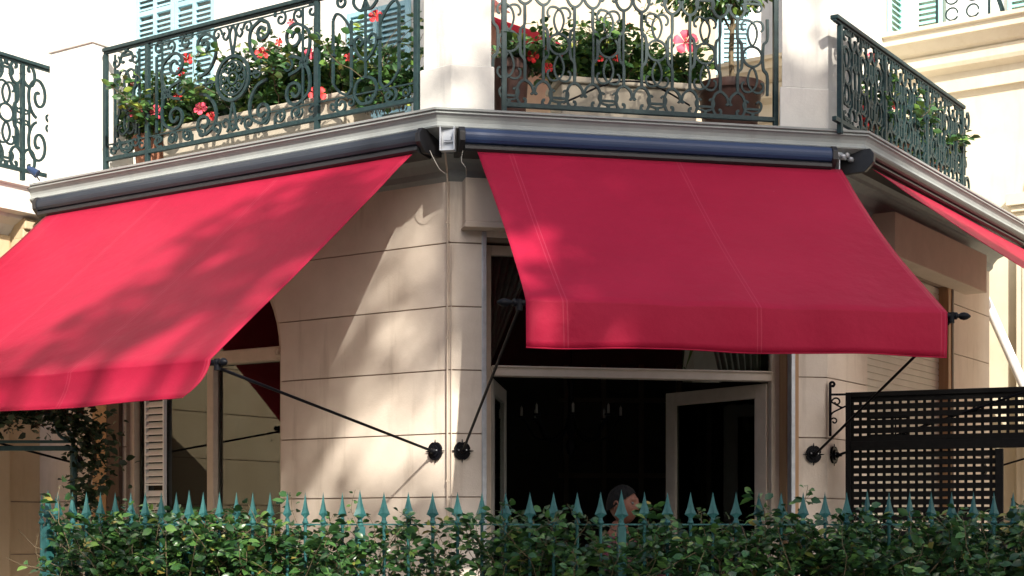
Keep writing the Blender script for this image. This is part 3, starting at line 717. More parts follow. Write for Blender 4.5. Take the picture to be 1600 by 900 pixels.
# front railing
ZB, ZT = 4.485, 5.40
rl = thing('balcony_railing', 'dark green scrolled iron railing of the middle balcony between the two piers', 'railing', FF.p(1.3, .24, 4.45), 0, 'scrolled iron balcony railings')
rail_frame(rl, FF, .33, 2.345, .20, ZB, ZT, (.345, 2.33))
zc = (ZB+ZT)/2; hk = (ZT-ZB)/.905
ks = .355
for i in range(6):
    g_ = .36+.02+i*ks
    if i < 6:
        m = MB(); unit(m, FF, .20, g_, zc, hk=hk); m.build('scroll_panel', 'iron_verdigris', rl)
    if i < 5:
        
        for h_ in (-1, 1): m = MB(); pair(m, FF, .20, g_+ks/2, zc, hk=hk, half=(h_,)); m.bar(FF, [(g_+ks/2+h_*.0685, zc-.27*hk), (g_+ks/2+h_*.0685, zc+.27*hk)], .20, .012); m.build('volute', 'iron_verdigris', rl)
# left railing: narrow bay / medallion bay / narrow bay
rl = thing('balcony_railing', 'green scrolled iron railing with a round medallion on the left balcony', 'railing', FL.p(-1.7, .23, 4.45), 0, 'scrolled iron balcony railings')
ZB2, ZT2 = 4.52, 5.415; zc = (ZB2+ZT2)/2
rail_frame(rl, FL, -3.28, -.10, .23, ZB2, ZT2, (-3.265, -2.78, -1.02, -.115))
m = MB(); unit(m, FL, .23, -3.02, zc, k=1.0, w=.016); m.build('scroll_panel', 'iron_verdigris', rl)
def lyre(m, F, o, g, zc):
    for s in (-1, 1):
        m.bar(F, [(g+s*.13, zc-.26), (g+s*.13, zc+.22)], o, .016)
        m.bar(F, [(g+s*.30, zc-.2), (g+s*.30, zc+.25)], o, .016)
        m.bar(F, [(g+s*a, zc+b) for a, b in cr([(.05, .02), (.025, .05), (.05, .09), (.09, .08), (.10, .03), (.06, -.04), (0, -.09)], 6)], o, .015)
        m.bar(F, [(g+s*a, zc+b) for a, b in cr([(.30, .25), (.27, .29), (.22, .27), (.16, .20), (.13, .14)], 5)], o, .015)
        m.bar(F, [(g+s*a, zc+b) for a, b in cr([(0, .42), (.08, .41), (.11, .34), (.06, .28), (0, .28)], 6)], o, .016)
        m.bar(F, [(g+s*a, zc+b) for a, b in cr([(.0, -.20), (.075, -.23), (.10, -.31), (.05, -.38), (0, -.39)], 6)], o, .016)
        m.bar(F, [(g+s*a, zc+b) for a, b in cr([(.13, -.26), (.17, -.30), (.24, -.27), (.30, -.2)], 6)], o, .014)
        m.bar(F, [(g+s*a, zc+b) for a, b in arc(.22, -.37, .015, .062, 0, 420, 26)], o, .015)
        m.bar(F, [(g+s*a, zc+b) for a, b in arc(.215, .37, .012, .05, 0, 420, 26)], o, .015)
        collar(m, F, o, g+s*.13, zc+.05); collar(m, F, o, g+s*.30, zc)
    m.bar(F, [(g, zc-.20), (g, zc+.33)], o, .014)
    m.bar(F, [(g-.035, zc+.27), (g, zc+.36), (g+.035, zc+.27)], o, .014)
m = MB(); lyre(m, FL, .23, -.57, zc); m.build('scroll_panel', 'iron_verdigris', rl)
gm = -1.86
m = MB()
m.bar(FL, arc(gm, zc+.0, .165, .165, 0, 354, 44), .23, .020, closed=True); m.bar(FL, arc(gm, zc, .13, .13, 0, 354, 36), .23, .010, closed=True)
m.bar(FL, arc(gm, zc, .045, .045, 0, 345, 20), .23, .012, closed=True)
for k in range(8):
    a = k*45; m.bar(FL, arc(gm+.088*math.cos(R(a)), zc+.088*math.sin(R(a)), .008, .036, a, a+420, 20), .23, .009)
m.build('medallion', 'iron_verdigris', rl)
m = MB()
for s in (-1, 1):
    for v in (-1, 1):
        big_s(m, FL, .23, gm+s*.30, zc+v*.30, s, v)
        big_s(m, FL, .226, gm+s*.62, zc+v*.20, -s, v, k=1.15)
        m.bar(FL, [(gm+s*a, zc+v*b) for a, b in cr([(.06, .40), (.035, .35), (.07, .30), (.10, .33), (.08, .36)], 6)], .23, .013)
        m.bar(FL, [(gm+s*a, zc+v*b) for a, b in cr([(0, .40), (.03, .34), (.02, .26), (0, .17)], 6)], .23, .014)
        m.bar(FL, [(gm+s*a, zc+v*b) for a, b in arc(.79, .36, .012, .052, 90, 480, 24)], .23, .014)
    m.bar(FL, [(gm+s*.43, zc-.42), (gm+s*.43, zc-.36)], .23, .016); m.bar(FL, [(gm+s*.43, zc+.38), (gm+s*.43, zc+.43)], .23, .016)
    m.bar(FL, [(gm+s*.82, zc-.30), (gm+s*.82, zc+.30)], .23, .016)
    m.bar(FL, [(gm+s*.165, zc), (gm+s*.42, zc)], .23, .012)
    for q, v, rr_, st0 in ((.17, -1, .055, 200), (.47, -1, .06, -20), (.64, -1, .05, 160), (.49, 1, .055, 20), (.66, 1, .05, 180), (.16, 1, .05, 120)):
        m.bar(FL, [(gm+s*(q+a), zc+v*.355+b) for a, b in arc(0, 0, .010, rr_, st0, st0+430, 28)], .232, .013)
    for q in (.24, .55, .70):
        m.bar(FL, [(gm+s*(q+a), zc+b) for a, b in arc(0, 0, .008, .052, 0, 420, 26)], .228, .012)
m.build('scroll_panel', 'iron_verdigris', rl)
m = MB()
for k_ in range(19):
    tt_ = -3.18+.165*k_
    m.bar(FL, [(tt_+a, ZB2+.085+b) for a, b in arc(0, 0, .008, .042, 90*(k_ % 2), 90*(k_ % 2)+400, 20)], .23, .011)
m.box(FL, -3.26, -.12, .224, .236, ZB2+.128, ZB2+.138)
m.build('lower_band', 'iron_verdigris', rl)
m = MB()
for t_ in (-2.62, -1.16):
    m.bar(FL, [(t_, zc-.30), (t_, zc+.40)], .228, .013)
m.box(FL, -2.76, -1.04, .225, .235, zc+.395, zc+.405)
m.build('upper_band', 'iron_verdigris', rl)
m = MB()
for v in (-1, 1):
    for q in (-2.92, -3.14): m.bar(FL, [(q+a, zc+v*.33+b) for a, b in arc(0, 0, .008, .05, 0, 420, 24)], .234, .013)
m.bar(FL, [(-2.88, zc-.36), (-2.88, zc+.40)], .226, .014); m.bar(FL, [(-3.16, zc-.36), (-3.16, zc+.40)], .226, .014)
m.build('scroll_panel', 'iron_verdigris', rl)
# right railing, seen at a slant
rl = thing('balcony_railing', 'dense green scrolled iron railing of the right balcony seen at a slant', 'railing', FR.p(1, .23, 4.45), 0, 'scrolled iron balcony railings')
ZB3, ZT3 = 4.445, 5.175; zc = (ZB3+ZT3)/2; hk = (ZT3-ZB3)/.905
rail_frame(rl, FR, -.44, 2.42, .23, ZB3, ZT3, (-.33, .55, 1.5, 2.40))
for i in range(9):
    g_ = -.20+i*.315
    if g_ > 2.35: break
    m = MB(); unit(m, FR, .23, g_, zc, k=.9, hk=hk, w=.016); pair(m, FR, .232, g_+.1575, zc, k=.9, hk=hk, w=.015)
    for v in (-1, 1):
        m.bar(FR, [(g_+.1575+a*.8, zc+v*b*hk) for a, b in arc(0, .12, .02, .055, 0, 400, 22)], .23, .013)
    m.bar(FR, [(g_+.1575, zc-.2), (g_+.1575, zc+.2)], .23, .016)
    m.build('scroll_panel', 'iron_verdigris', rl)
# left wing railing
rl = thing('balcony_railing', 'green scrolled iron railing with large volutes on the far left wing', 'railing', FW.p(-2, .25, 4.45), 0, 'scrolled iron balcony railings')
zc = (4.52+5.44)/2
rail_frame(rl, FW, -4.5, -.05, .25, 4.52, 5.44, (-4.4, -3.0, -1.9, -.377))
for k, t0 in enumerate((-.235, -3.4, -3.9)):
    for v in (-1, 1): 
        m = MB(); m.bar(FW, [(t0+.02+.62*a, zc+v*(.20+b)) for a, b in arc(0, 0, .02, .185, 60, 60+560, 48)], .25, .018)
        m.bar(FW, [(t0+.13+a, zc+v*(.05+b)) for a, b in arc(0, 0, .01, .05, 0, 400, 24)], .25, .014)
        m.build('volute', 'iron_verdigris', rl)
for g_ in (-.54, -.90, -1.28):
    m = MB(); unit(m, FW, .25, g_, zc, w=.016); m.build('scroll_panel', 'iron_verdigris', rl)
for p_ in (-.377, -.70, -1.58, -2.25, -2.6):
    for h_ in (-1, 1):
        m = MB(); pair(m, FW, .25, p_, zc, w=.016, half=(h_,)); m.bar(FW, [(p_+h_*.0685, zc-.27), (p_+h_*.0685, zc+.27)], .25, .014)
        for v in (-1, 1): m.bar(FW, [(p_+h_*a, zc+v*b) for a, b in arc(.03, .05, .008, .03, 0, 400, 16)], .25, .012)
        m.build('volute', 'iron_verdigris', rl)

# ================================================================== FENCE
def spear(s=1.0, w=1.0):
    """flat pointed spearhead with collar, base at z=0, drawn at x=0"""
    m = MB()
    w *= .88
    pr = [(.0, .170), (.004, .150), (.013, .112), (.022, .082), (.033, .058), (.037, .050), (.026, .046), (.013, .036), (.011, .022)]
    L = [(-a*w*s, z*s) for a, z in pr][::-1]; Rr = [(a*w*s, z*s) for a, z in pr[1:]]
    poly = L+Rr; n = len(poly); c = sum(p[1] for p in poly)/n
    # diamond section: thick spine, thin edges
    b0 = len(m.v)
    m.v += [(x, 0.0015*0, z) for x, z in poly]
    cf = len(m.v); m.v += [(0, -.009*s, .06*s), (0, .009*s, .06*s)]
    for i in range(n):
        j = (i+1) % n
        m.f.append((b0+i, b0+j, cf)); m.f.append((b0+j, b0+i, cf+1))
    m.lathe([(.0, .0), (.013*s, 0), (.017*s, .006*s), (.017*s, .012*s), (.012*s, .018*s), (.011*s, .03*s), (0, .031*s)], (0, 0, 0), 12)
    return m
fn = thing('iron_fence', 'teal painted iron fence of spear topped pickets with leafy shrub growing through', 'fence', (0, 8.0, 0))
YF = 8.0
def pz(px, Y=YF): return (px-800)/2400*Y
ZTIP, ZRAIL = 1.6+52/2400*YF, 1.6+.5/2400*YF
me_sp = {}
def mk_picket(w, yaw, post=False):
    key = (round(w, 2), round(yaw, 2), post)
    if key in me_sp: return me_sp[key]
    s = 1.0 if not post else 1.15; h = .170*s
    sp_ = spear(s, w)
    M4 = Matrix.Translation((0, 0, (ZTIP if not post else ZTIP+.012)-h)) @ Matrix.Rotation(yaw, 4, 'Z')
    sp_.v = [tuple(M4 @ Vector(v)) for v in sp_.v]
    a = bpy.data.meshes.new('spearhead'); a.from_pydata(sp_.v, [], sp_.f); a.materials.append(MATS['fence_paint'])
    bm = bmesh.new(); bm.from_mesh(a); bmesh.ops.recalc_face_normals(bm, faces=bm.faces); bm.to_mesh(a); bm.free()
    r = .0085 if not post else .021
    b = MB(); zt = (ZTIP if not post else ZTIP+.012)-h
    if post:
        FF0 = Frame(0, 0, math.cos(yaw), math.sin(yaw)); b.box(FF0, -r, r, -r, r, 0, zt); b.box(FF0, -r*.75, r*.75, -r*.75, r*.75, zt, zt+.004)
    else: b.sweep([(0, 0, .12), (0, 0, zt)], r, 10)
    c = bpy.data.meshes.new('picket'); c.from_pydata(b.v, [], b.f); c.materials.append(MATS['fence_paint'])
    bm = bmesh.new(); bm.from_mesh(c); bmesh.ops.recalc_face_normals(bm, faces=bm.faces); bm.to_mesh(c); bm.free()
    me_sp[key] = (a, c); return me_sp[key]
def picket(x, y, w=1.0, yaw=0, post=False):
    a, c = mk_picket(w, yaw, post)
    o = bpy.data.objects.new('post' if post else 'picket', c); col.objects.link(o); o.parent = fn; o.location = (x, y-8.0, 0)
    q = bpy.data.objects.new('spearhead', a); col.objects.link(q); q.parent = o
left_px = [75, 90.5, 113, 135, 157, 180, 204.5, 227, 252, 275.5]+[295.5]+[317.5, 343, 369.5, 395, 422, 449, 477, 505, 535]
for px in left_px: picket(pz(px), YF, 1.0, R(52), post=(px in (75, 295.5)))
picket(pz(562.5), YF, 1.0, R(28), post=True)
mid_px = [600, 638, 676, 715, 753, 790, 828, 865, 902, 938.5, 971, 1007, 1043, 1079, 1114, 1150, 1186, 1220.5, 1255, 1289, 1323]
for px in mid_px: picket(pz(px), YF, 1.0, R(8), post=(px in (971,)))
rt = [1355, 1389, 1421.5, 1455, 1487, 1521, 1553, 1583, 1615, 1648]
for px in rt: picket(pz(px), YF, .85, R(-20), post=(px in (1355,)))
for k, (y_, px) in enumerate(((8.30, 83), (8.62, 105), (8.95, 131), (9.3, 155))): picket(pz(px-18, y_), y_, 1.0, R(80))
m = MB(); m.box(F0, pz(74), pz(1660), -YF-.006, -YF+.006, ZRAIL-.004, ZRAIL+.004); m.box(F0, pz(74), pz(1660), -YF-.008, -YF+.008, .3, .33); m.build('rail', 'fence_paint', fn)
m = MB(); m.plan([(pz(75)-.006, 8), (pz(75)+.006, 8), (-2.45, 9.4), (-2.462, 9.4)], ZRAIL-.004, ZRAIL+.004); m.build('rail', 'fence_paint', fn)
m = MB(); m.box(F0, pz(60), pz(1700), -YF-.12, -YF+.12, 0, .12); o = m.build('plinth', 'paving', fn, bev=.01)

# ================================================================== HEDGE growing through the fence
def shrub(parent, stems, leafmat, lname, size, per, stem_r=.003, width=.52, spread=.05, seed=1, sname='stem', steps=9, droop=0.0, xmin=-99):
    rr = np.random.default_rng(seed); C = []; D = []; mb = MB(); XM = xmin
    for (x, y, z0, h, lean) in stems:
        p = np.array([x, y, z0]); d = np.array([lean+rr.normal()*.25, rr.normal()*.25, 1.0]); pts = [tuple(p)]
        st = h/steps
        for i in range(steps):
            d = d+rr.normal(size=3)*[.33, .33, .12]; d[2] = max(d[2], .35)-droop*i/steps; d /= np.linalg.norm(d)
            p = p+d*st; pts.append(tuple(p))
        if stem_r: mb.sweep(pts, stem_r, 5, stem_r*.5)
        P = np.array(pts)
        for _ in range(per):
            f = rr.uniform(.05, 1.0)**.8*steps; i = min(int(f), steps-1); q = P[i]+(P[i+1]-P[i])*(f-i)
            a = rr.uniform(0, 2*PI); dd = np.array([math.cos(a), math.sin(a)*.9, rr.uniform(-.35, .75)])
            if q[0] < XM: continue
            C.append(q+dd*rr.uniform(.0, spread)); D.append(dd)
    o = leaves(lname, C, D, size, leafmat, parent, width)
    if stem_r: mb.build(sname, 'stem', parent, smooth=True)
    return o
hd = thing('hedge_shrub', 'glossy small leaved shrub hedge climbing through the teal iron fence', 'hedge', (0, 8.1, 0))
st = []
rr = np.random.default_rng(11)
def topz(px):                                 # uneven top line of the hedge, metres
    T = [(60, 1.66), (130, 1.70), (220, 1.71), (300, 1.68), (400, 1.66), (470, 1.66), (560, 1.66), (620, 1.64), (700, 1.63), (760, 1.66), (830, 1.66), (900, 1.66), (960, 1.60), (1010, 1.66), (1060, 1.66), (1130, 1.66), (1230, 1.67), (1300, 1.68), (1400, 1.66), (1500, 1.66), (1620, 1.68)]
    return np.interp(px, [a for a, b in T], [b for a, b in T])
def dens(px):
    T = [(60, .75), (120, 1.0), (320, 1.0), (400, .8), (500, .62), (560, .30), (610, .09), (700, .12), (750, .45), (860, .62), (950, .45), (1050, .6), (1200, .75), (1260, 1.0), (1640, 1.1)]
    return np.interp(px, [a for a, b in T], [b for a, b in T])
for i in range(660):
    px = rr.uniform(88, 1640)
    if rr.random() > dens(px): continue
    y = rr.normal(8.05, .11); y = min(max(y, 7.86), 8.35)
    top = topz(px)+.008+rr.normal()*.045+ (rr.random() < .07)*rr.uniform(.03, .10)
    z0 = rr.uniform(.95, 1.35)
    st.append((pz(px, y), y, z0, max(top-z0, .1)*1.04, 0))
shrub(hd, st, 'hedge_leaf', 'foliage', .050, 44, .0028, spread=.045, seed=5, width=.56, xmin=-2.44)
st = []
for i in range(260):
    px = rr.uniform(125, 1640); y = rr.uniform(7.9, 8.3)
    if 585 < px < 750 and rr.random() < .7: continue
    st.append((pz(px, y), y, .12, rr.uniform(.9, 1.25), 0))
shrub(hd, st, 'hedge_leaf', 'foliage', .05, 22, .006, spread=.08, seed=6, xmin=-2.40)
st = [(pz(572), 8.0, 1.55, .27, .1), (pz(585), 8.0, 1.5, .24, .1), (pz(790), 7.98, 1.6, .16, 0), (pz(905), 7.97, 1.6, .14, -.3), (pz(835), 8.0, 1.6, .15, -.2), (pz(1010), 8, 1.6, .15, .1), (pz(1095), 8, 1.6, .13, .2), (pz(193), 8, 1.6, .2, 0), (pz(620), 8, 1.55, .2, 0), (pz(655), 8, 1.55, .2, 0), (pz(735), 8, 1.55, .2, 0)]
shrub(hd, st, 'hedge_leaf', 'foliage', .036, 13, .0022, spread=.012, seed=8)

# ================================================================== ARBOR with climbing plant, left
ab = thing('garden_arbor', 'dark green metal arbor frame standing left below the sunlit awning', 'arbor', (-3.1, 11.0, 0))
YA = 11.0; xa = (115-800)/2400*YA
m = MB(); m.sweep([(xa, YA, 0), (xa, YA, 2.16)], .027, 12); m.build('post', 'arbor_paint', ab, smooth=True)
m = MB(); m.sweep([(-4.15, YA, 0), (-4.15, YA, 2.16)], .027, 12); m.build('post', 'arbor_paint', ab, smooth=True)
m = MB(); m.box(F0, -4.15, xa, -YA-.02, -YA+.02, 2.13, 2.165); m.box(F0, -4.15, xa, -YA-.02, -YA+.02, 2.185, 2.205); m.build('beam', 'arbor_paint', ab, bev=.004)
m = MB(); m.sweep([(xa, YA, 2.16)]+[(-3.645+.505*math.cos(R(a)), YA, 2.16+.30*math.sin(R(a))) for a in range(10, 175, 8)], .016, 8)
m.sweep(cr([(xa-.02, YA, 2.2), (xa-.10, YA, 2.24), (xa-.14, YA, 2.34), (xa-.22, YA, 2.42)], 6), .012, 8); m.build('hoop', 'arbor_paint', ab, smooth=True)
cl = thing('climbing_plant', 'dark leafy climber draped over the green arbor at left', 'climbing plant', (-3.4, 11.0, 0))
C, D = [], []; mb = MB()
rr = np.random.default_rng(3)
main = cr([(xa+.10, YA, .1), (xa+.13, YA-.03, 1.0), (xa+.09, YA-.03, 1.7), (xa+.16, YA-.02, 2.1), (xa+.05, YA, 2.33), (xa-.25, YA, 2.42), (xa-.6, YA, 2.37), (xa-1.0, YA, 2.2)], 14)
mb.sweep([tuple(p) for p in main], .012, 6); mb.build('stem', 'stem', cl, smooth=True)
for i in range(2100):
    f = rr.random()**.75*(len(main)-1); q = np.array(main[int(f)])
    sp_ = .055 if q[2] < 1.9 else .095
    if q[2] < 1.3 and rr.random() < .5: continue
    q = q+rr.normal(size=3)*[sp_, .08, sp_*.75]
    a = rr.uniform(0, 2*PI); C.append(q); D.append((math.cos(a), math.sin(a), rr.uniform(-.8, .5)))
leaves('foliage', C, D, .055, 'ivy_leaf', cl, .6)

# ================================================================== TRELLIS, right
T0 = ((1325-800)/2400*11.1, 11.1); T1 = ((1600-800)/2400*10.62, 10.62)
FT = Frame(T0[0], T0[1], T1[0]-T0[0], T1[1]-T0[1])
tl = thing('trellis_screen', 'black slatted trellis screen with small square openings, right of the door', 'trellis', FT.p(.6, 0, 0))
LT = 1.5; zt = 2.555
m = MB()
m.box(FT, -.015, .02, -.02, .02, 0, zt); m.box(FT, 1.02, 1.075, -.021, .021, 0, 2.13); m.box(FT, .02, LT, -.02, .02, zt-.035, zt); m.box(FT, .02, LT, -.019, .025, 2.135, 2.20)
m.box(FT, LT, LT+.04, -.02, .02, 0, zt); m.box(FT, .02, 1.02, -.02, .02, .25, .33)
m.build('frame', 'trellis_paint', tl, bev=.003)
p_ = .0565
def lattice(z0, z1, t0, t1, nm):
    m = MB(); z = z0
    while z < z1: m.box(FT, t0, t1, -.004, .006, z, min(z+p_-.0165, z1)); z += p_
    t = t0
    while t < t1: m.box(FT, t, min(t+.021, t1), -.013, -.0045, z0, z1); t += p_
    m.build(nm, 'trellis_paint', tl)
lattice(2.20, zt-.035, .02, LT, 'slat_panel'); lattice(.33, 2.135, .02, 1.02, 'slat_panel')
m = MB(); m.box(FT, .15, .42, -.02, -.014, 2.36, 2.375); m.box(FT, .15, .42, -.02, -.014, 2.24, 2.25)
for t in (.15, .24, .33, .41): m.box(FT, t, t+.01, -.021, -.015, 2.24, 2.375)
m.build('grille', 'black_iron', tl)
wb = thing('scroll_bracket', 'small black iron scroll bracket on the stone corner beside the trellis', 'bracket', (2.33, 11.2, 2.4))
BF = Frame(2.335, 11.27, .62, -.78)
BFx = Frame(2.335, 11.27, 1, -.15)
m = MB(); m.bar(BFx, [(0, 2.25), (0, 2.64)], 0, .016, .012)
m.bar(BFx, cr([(0, 2.60), (.0, 2.64), (.02, 2.645), (.03, 2.63), (.02, 2.615), (.01, 2.625)], 4), 0, .014, .012)
m.bar(BFx, [(0, 2.555), (.16, 2.555)], 0, .013, .012)
m.bar(BFx, [(a, 2.50+b) for a, b in arc(.045, 0, .010, .035, 180, 540, 22)]+[(.075, 2.462), (.09, 2.46), (.125, 2.475)], 0, .010, .01)
m.bar(BFx, cr([(.125, 2.475), (.06, 2.445), (.015, 2.42), (.0, 2.39)], 6), 0, .010, .01)
m.bar(BFx, [(a, 2.36+b) for a, b in arc(.028, 0, .008, .026, 180, 520, 20)], 0, .009, .01)
m.build('scrollwork', 'black_iron', wb)

# ================================================================== INTERIOR: chandelier and drapes
ch = thing('chandelier', 'dark branched chandelier with unlit candles inside the dim room', 'chandelier', (.50, 13.0, 2.45))
c0 = Vector((.50, 13.0, 2.42))
m = MB(); m.lathe([(0, -.25), (.03, -.22), (.05, -.15), (.02, -.08), (.06, 0), (.03, .1), (.02, .3), (.035, .4), (.01, .5), (.008, 1.6), (0, 1.61)], tuple(c0), 16); m.build('stem', 'black_iron', ch, smooth=True)
for k in range(8):
    a = k*PI/4; d = Vector((math.cos(a), math.sin(a), 0))
    pts = [c0+d*.04, c0+d*.16+Vector((0, 0, -.10)), c0+d*.30+Vector((0, 0, -.08)), c0+d*.38+Vector((0, 0, .04)), c0+d*.42+Vector((0, 0, .08))]
    m = MB(); m.sweep([tuple(p) for p in cr(pts, 5)], .009, 6); m.lathe([(0, 0), (.03, .005), (.034, .02), (0, .021)], tuple(pts[-1]), 10); ar = m.build('arm', 'black_iron', ch, smooth=True)
    m = MB(); m.lathe([(0, .02), (.011, .02), (.011, .09), (.004, .10), (0, .115)], tuple(pts[-1]), 8); m.build('candle', 'candle_white', ar, smooth=True)
def drape(pts_top, pts_edge, name, lab, F, o, waves):
    """pleated curtain between two outlines: at each height z from t_a to t_b"""
    vs, fs = [], []; nz, ntt = 24, 60
    for j in range(nz+1):
        v = j/nz; z = pts_edge[0][2]+(pts_edge[-1][2]-pts_edge[0][2])*v
        ta = np.interp(v, [e[3] for e in pts_edge], [e[0] for e in pts_edge]); tb = np.interp(v, [e[3] for e in pts_edge], [e[1] for e in pts_edge])
        for i in range(ntt+1):
            u = i/ntt; vs.append(F.p(ta+(tb-ta)*u, o+.022*math.sin(u*2*PI*waves)+.006*math.sin(u*40+v*5), z))
    for j in range(nz):
        for i in range(ntt): a = j*(ntt+1)+i; fs.append((a, a+1, a+ntt+2, a+ntt+1))
    m = MB(); m.add(vs, fs); ob = m.build(name, 'drape', None, smooth=True, fix=False); s = ob.modifiers.new('solid', 'SOLIDIFY'); s.thickness = .003
    return tag(ob, lab, 'curtain', 'grey brown curtains behind the garden door')
drape(None, [(.30, .72, 3.6, 0), (.30, .52, 3.1, .5), (.30, .33, 2.70, 1)], 'curtain', 'tied back grey brown curtain at the left of the garden door', FF, -.36, 7)
drape(None, [(1.95, 2.42, 3.6, 0), (1.99, 2.42, 3.1, .5), (2.10, 2.42, 2.70, 1)], 'curtain', 'grey brown curtain at the right side above the open door leaf', FF, -.33, 7)

# ================================================================== BALCONY PLANTS
def pot(loc, r, h, mat, label, name='plant_pot', group=None, rim=.02):
    t = thing(name, label, 'plant pot', loc, 0, group)
    m = MB(); m.lathe([(0, 0), (r*.74, 0), (r*.78, .01), (r*.93, h*.80), (r*.95, h*.82), (r*1.03, h*.84), (r*1.05, h*.9), (r*1.04, h), (r*.93, h), (r*.90, h*.9), (0, h*.9)], loc, 36); m.build('pot', mat, t, smooth=True)
    m = MB(); m.lathe([(0, h*.88), (r*.89, h*.90), (r*.6, h*.925), (0, h*.93)], loc, 24); m.build('soil', 'soil', t, smooth=True)
    return t
def blossom(parent, p, r, mat, face, rs):
    """five broad wavy petals around a dark eye and a stamen column"""
    n = Vector(face).normalized(); a = n.cross(Vector((0, 0, 1))).normalized(); b = n.cross(a)
    m = MB(); p = Vector(p)
    ph = rs.uniform(0, 1.2)
    for k in range(5):
        w = ph+k*2*PI/5; d = a*math.cos(w)+b*math.sin(w); s = n.cross(d)
        V = [p-n*.10*r, p+d*r*.42+s*r*.26+n*r*.10, p+d*r*.42-s*r*.26+n*r*.10, p+d*r*.82+s*r*.44+n*r*.20, p+d*r*.80+n*r*.30, p+d*r*.82-s*r*.44+n*r*.20, p+d*r*1.05+s*r*.2+n*r*.12, p+d*r*1.05-s*r*.2+n*r*.12]
        m.add(V, [(0, 1, 2), (1, 3, 4), (1, 4, 2), (2, 4, 5), (3, 6, 4), (4, 6, 7), (4, 7, 5)])
    o = m.build('blossom', mat, parent, smooth=True, fix=False); o.data.set_sharp_from_angle(angle=R(180))
    e = MB(); e.lathe([(0, 0), (r*.16, .0), (0, r*.06)], tuple(p+n*r*.02), 8); 
    e.build('eye', 'flower_eye', o)
    e = MB(); e.sweep([tuple(p), tuple(p+n*r*.5+b*(-.12*r)), tuple(p+n*r*.85)], r*.045, 5); e.build('stamen', 'stamen', o)
    return o
def hibiscus(label, F, t, o, z0, tw, ow, h, nst, blooms, seed, per=36, size=.066, mat='hibiscus_leaf', name='hibiscus'):
    T = thing(name, label, 'flowering shrub', F.p(t, o, z0), 0, 'hibiscus shrubs on the balcony')
    rr = np.random.default_rng(seed); stt = []
    for i in range(int(nst*1.7)):
        dt = rr.uniform(-1, 1); q = F.p(t+dt*tw*.6, o+rr.uniform(-1, 1)*ow, z0); hh = h*rr.uniform(.25, 1.05)*(1-.2*abs(dt))
        stt.append((q[0], q[1], z0, hh, dt*tw*.45*F.ux))
    shrub(T, stt, mat, 'foliage', size, per, .004, spread=.05, seed=seed+1, width=.55)
    rs = random.Random(seed)
    for (bt, bo, bz, r, m_) in blooms:
        blossom(T, F.p(bt, bo, bz), r, m_, (rs.uniform(-.4, .3), -1, rs.uniform(-.3, .4)), rs)
    return T
def at(F, o, px, py):                          # point of the plane at distance o in front of F seen at a pixel
    k = (px-800)/2400
    # x = k*y, x = X0+ux t, y = Y0+uy t
    X0, Y0, _ = F.p(0, o, 0); t = (k*Y0-X0)/(F.ux-k*F.uy); Y = Y0+F.uy*t
    return t, 1.6+(820-py)/2400*Y
def bl(F, o, L): return [(*(lambda q: (q[0], o, q[1]))(at(F, o, px, py)), r, m_) for px, py, r, m_ in L]
P_, R_ = 'flower_pink', 'flower_red'
# left balcony
t_, _ = at(FL, .05, 235, 200)
pot(FL.p(t_, .05, 4.45), .14, .26, 'terracotta', 'terracotta pot at the left end of the balcony behind the railing')
hibiscus('full green hibiscus in the terracotta pot, far left of the balcony, pink blooms', FL, t_, .08, 4.68, .36, .10, .74, 34, bl(FL, .19, [(213, 177, .058, P_), (245, 175, .055, P_), (207, 135, .03, P_)]), 21, 34)
pt, _ = at(FL, -.05, 300, 200)
m_ = thing('balcony_planter', 'cream stone trough behind the medallion of the left railing', 'planter', FL.p(-1.8, -.05, 4.45))
m = MB(); m.box(FL, -2.75, -.9, -.24, .10, 4.452, 4.70); m.box(FL, -2.78, -.87, -.27, .13, 4.70, 4.74); m.build('trough', 'planter_cream', m_, bev=.01)
m = MB(); m.box(FL, -2.73, -.92, -.22, .08, 4.70, 4.745); m.build('soil', 'soil', m_)
t2, _ = at(FL, 0, 305, 150)
hibiscus('hibiscus with small red and pink flowers left of the medallion', FL, t2, -.02, 4.72, .30, .12, .66, 30, bl(FL, .16, [(292, 92, .045, R_), (282, 112, .034, R_), (278, 152, .034, R_), (314, 170, .055, P_), (330, 182, .04, R_)]), 22, 34)
t3, _ = at(FL, 0, 420, 120)
hibiscus('hibiscus behind the medallion with one red flower near the top rail', FL, t3, -.04, 4.72, .34, .12, .74, 36, bl(FL, .16, [(410, 85, .055, R_), (436, 66, .03, R_)]), 23, 34)
t4, _ = at(FL, 0, 505, 120)
hibiscus('hibiscus with a large coral red bloom right of the medallion', FL, t4, -.04, 4.72, .30, .12, .74, 30, bl(FL, .18, [(496, 148, .065, R_), (484, 84, .04, P_), (455, 35, .03, P_)]), 24, 34)
t5, _ = at(FL, 0, 590, 110)
hibiscus('thin hibiscus beside the left pier with one red flower at the top', FL, t5, -.04, 4.60, .30, .10, .90, 24, bl(FL, .16, [(587, 26, .05, R_), (545, 90, .035, R_)]), 25, 28)
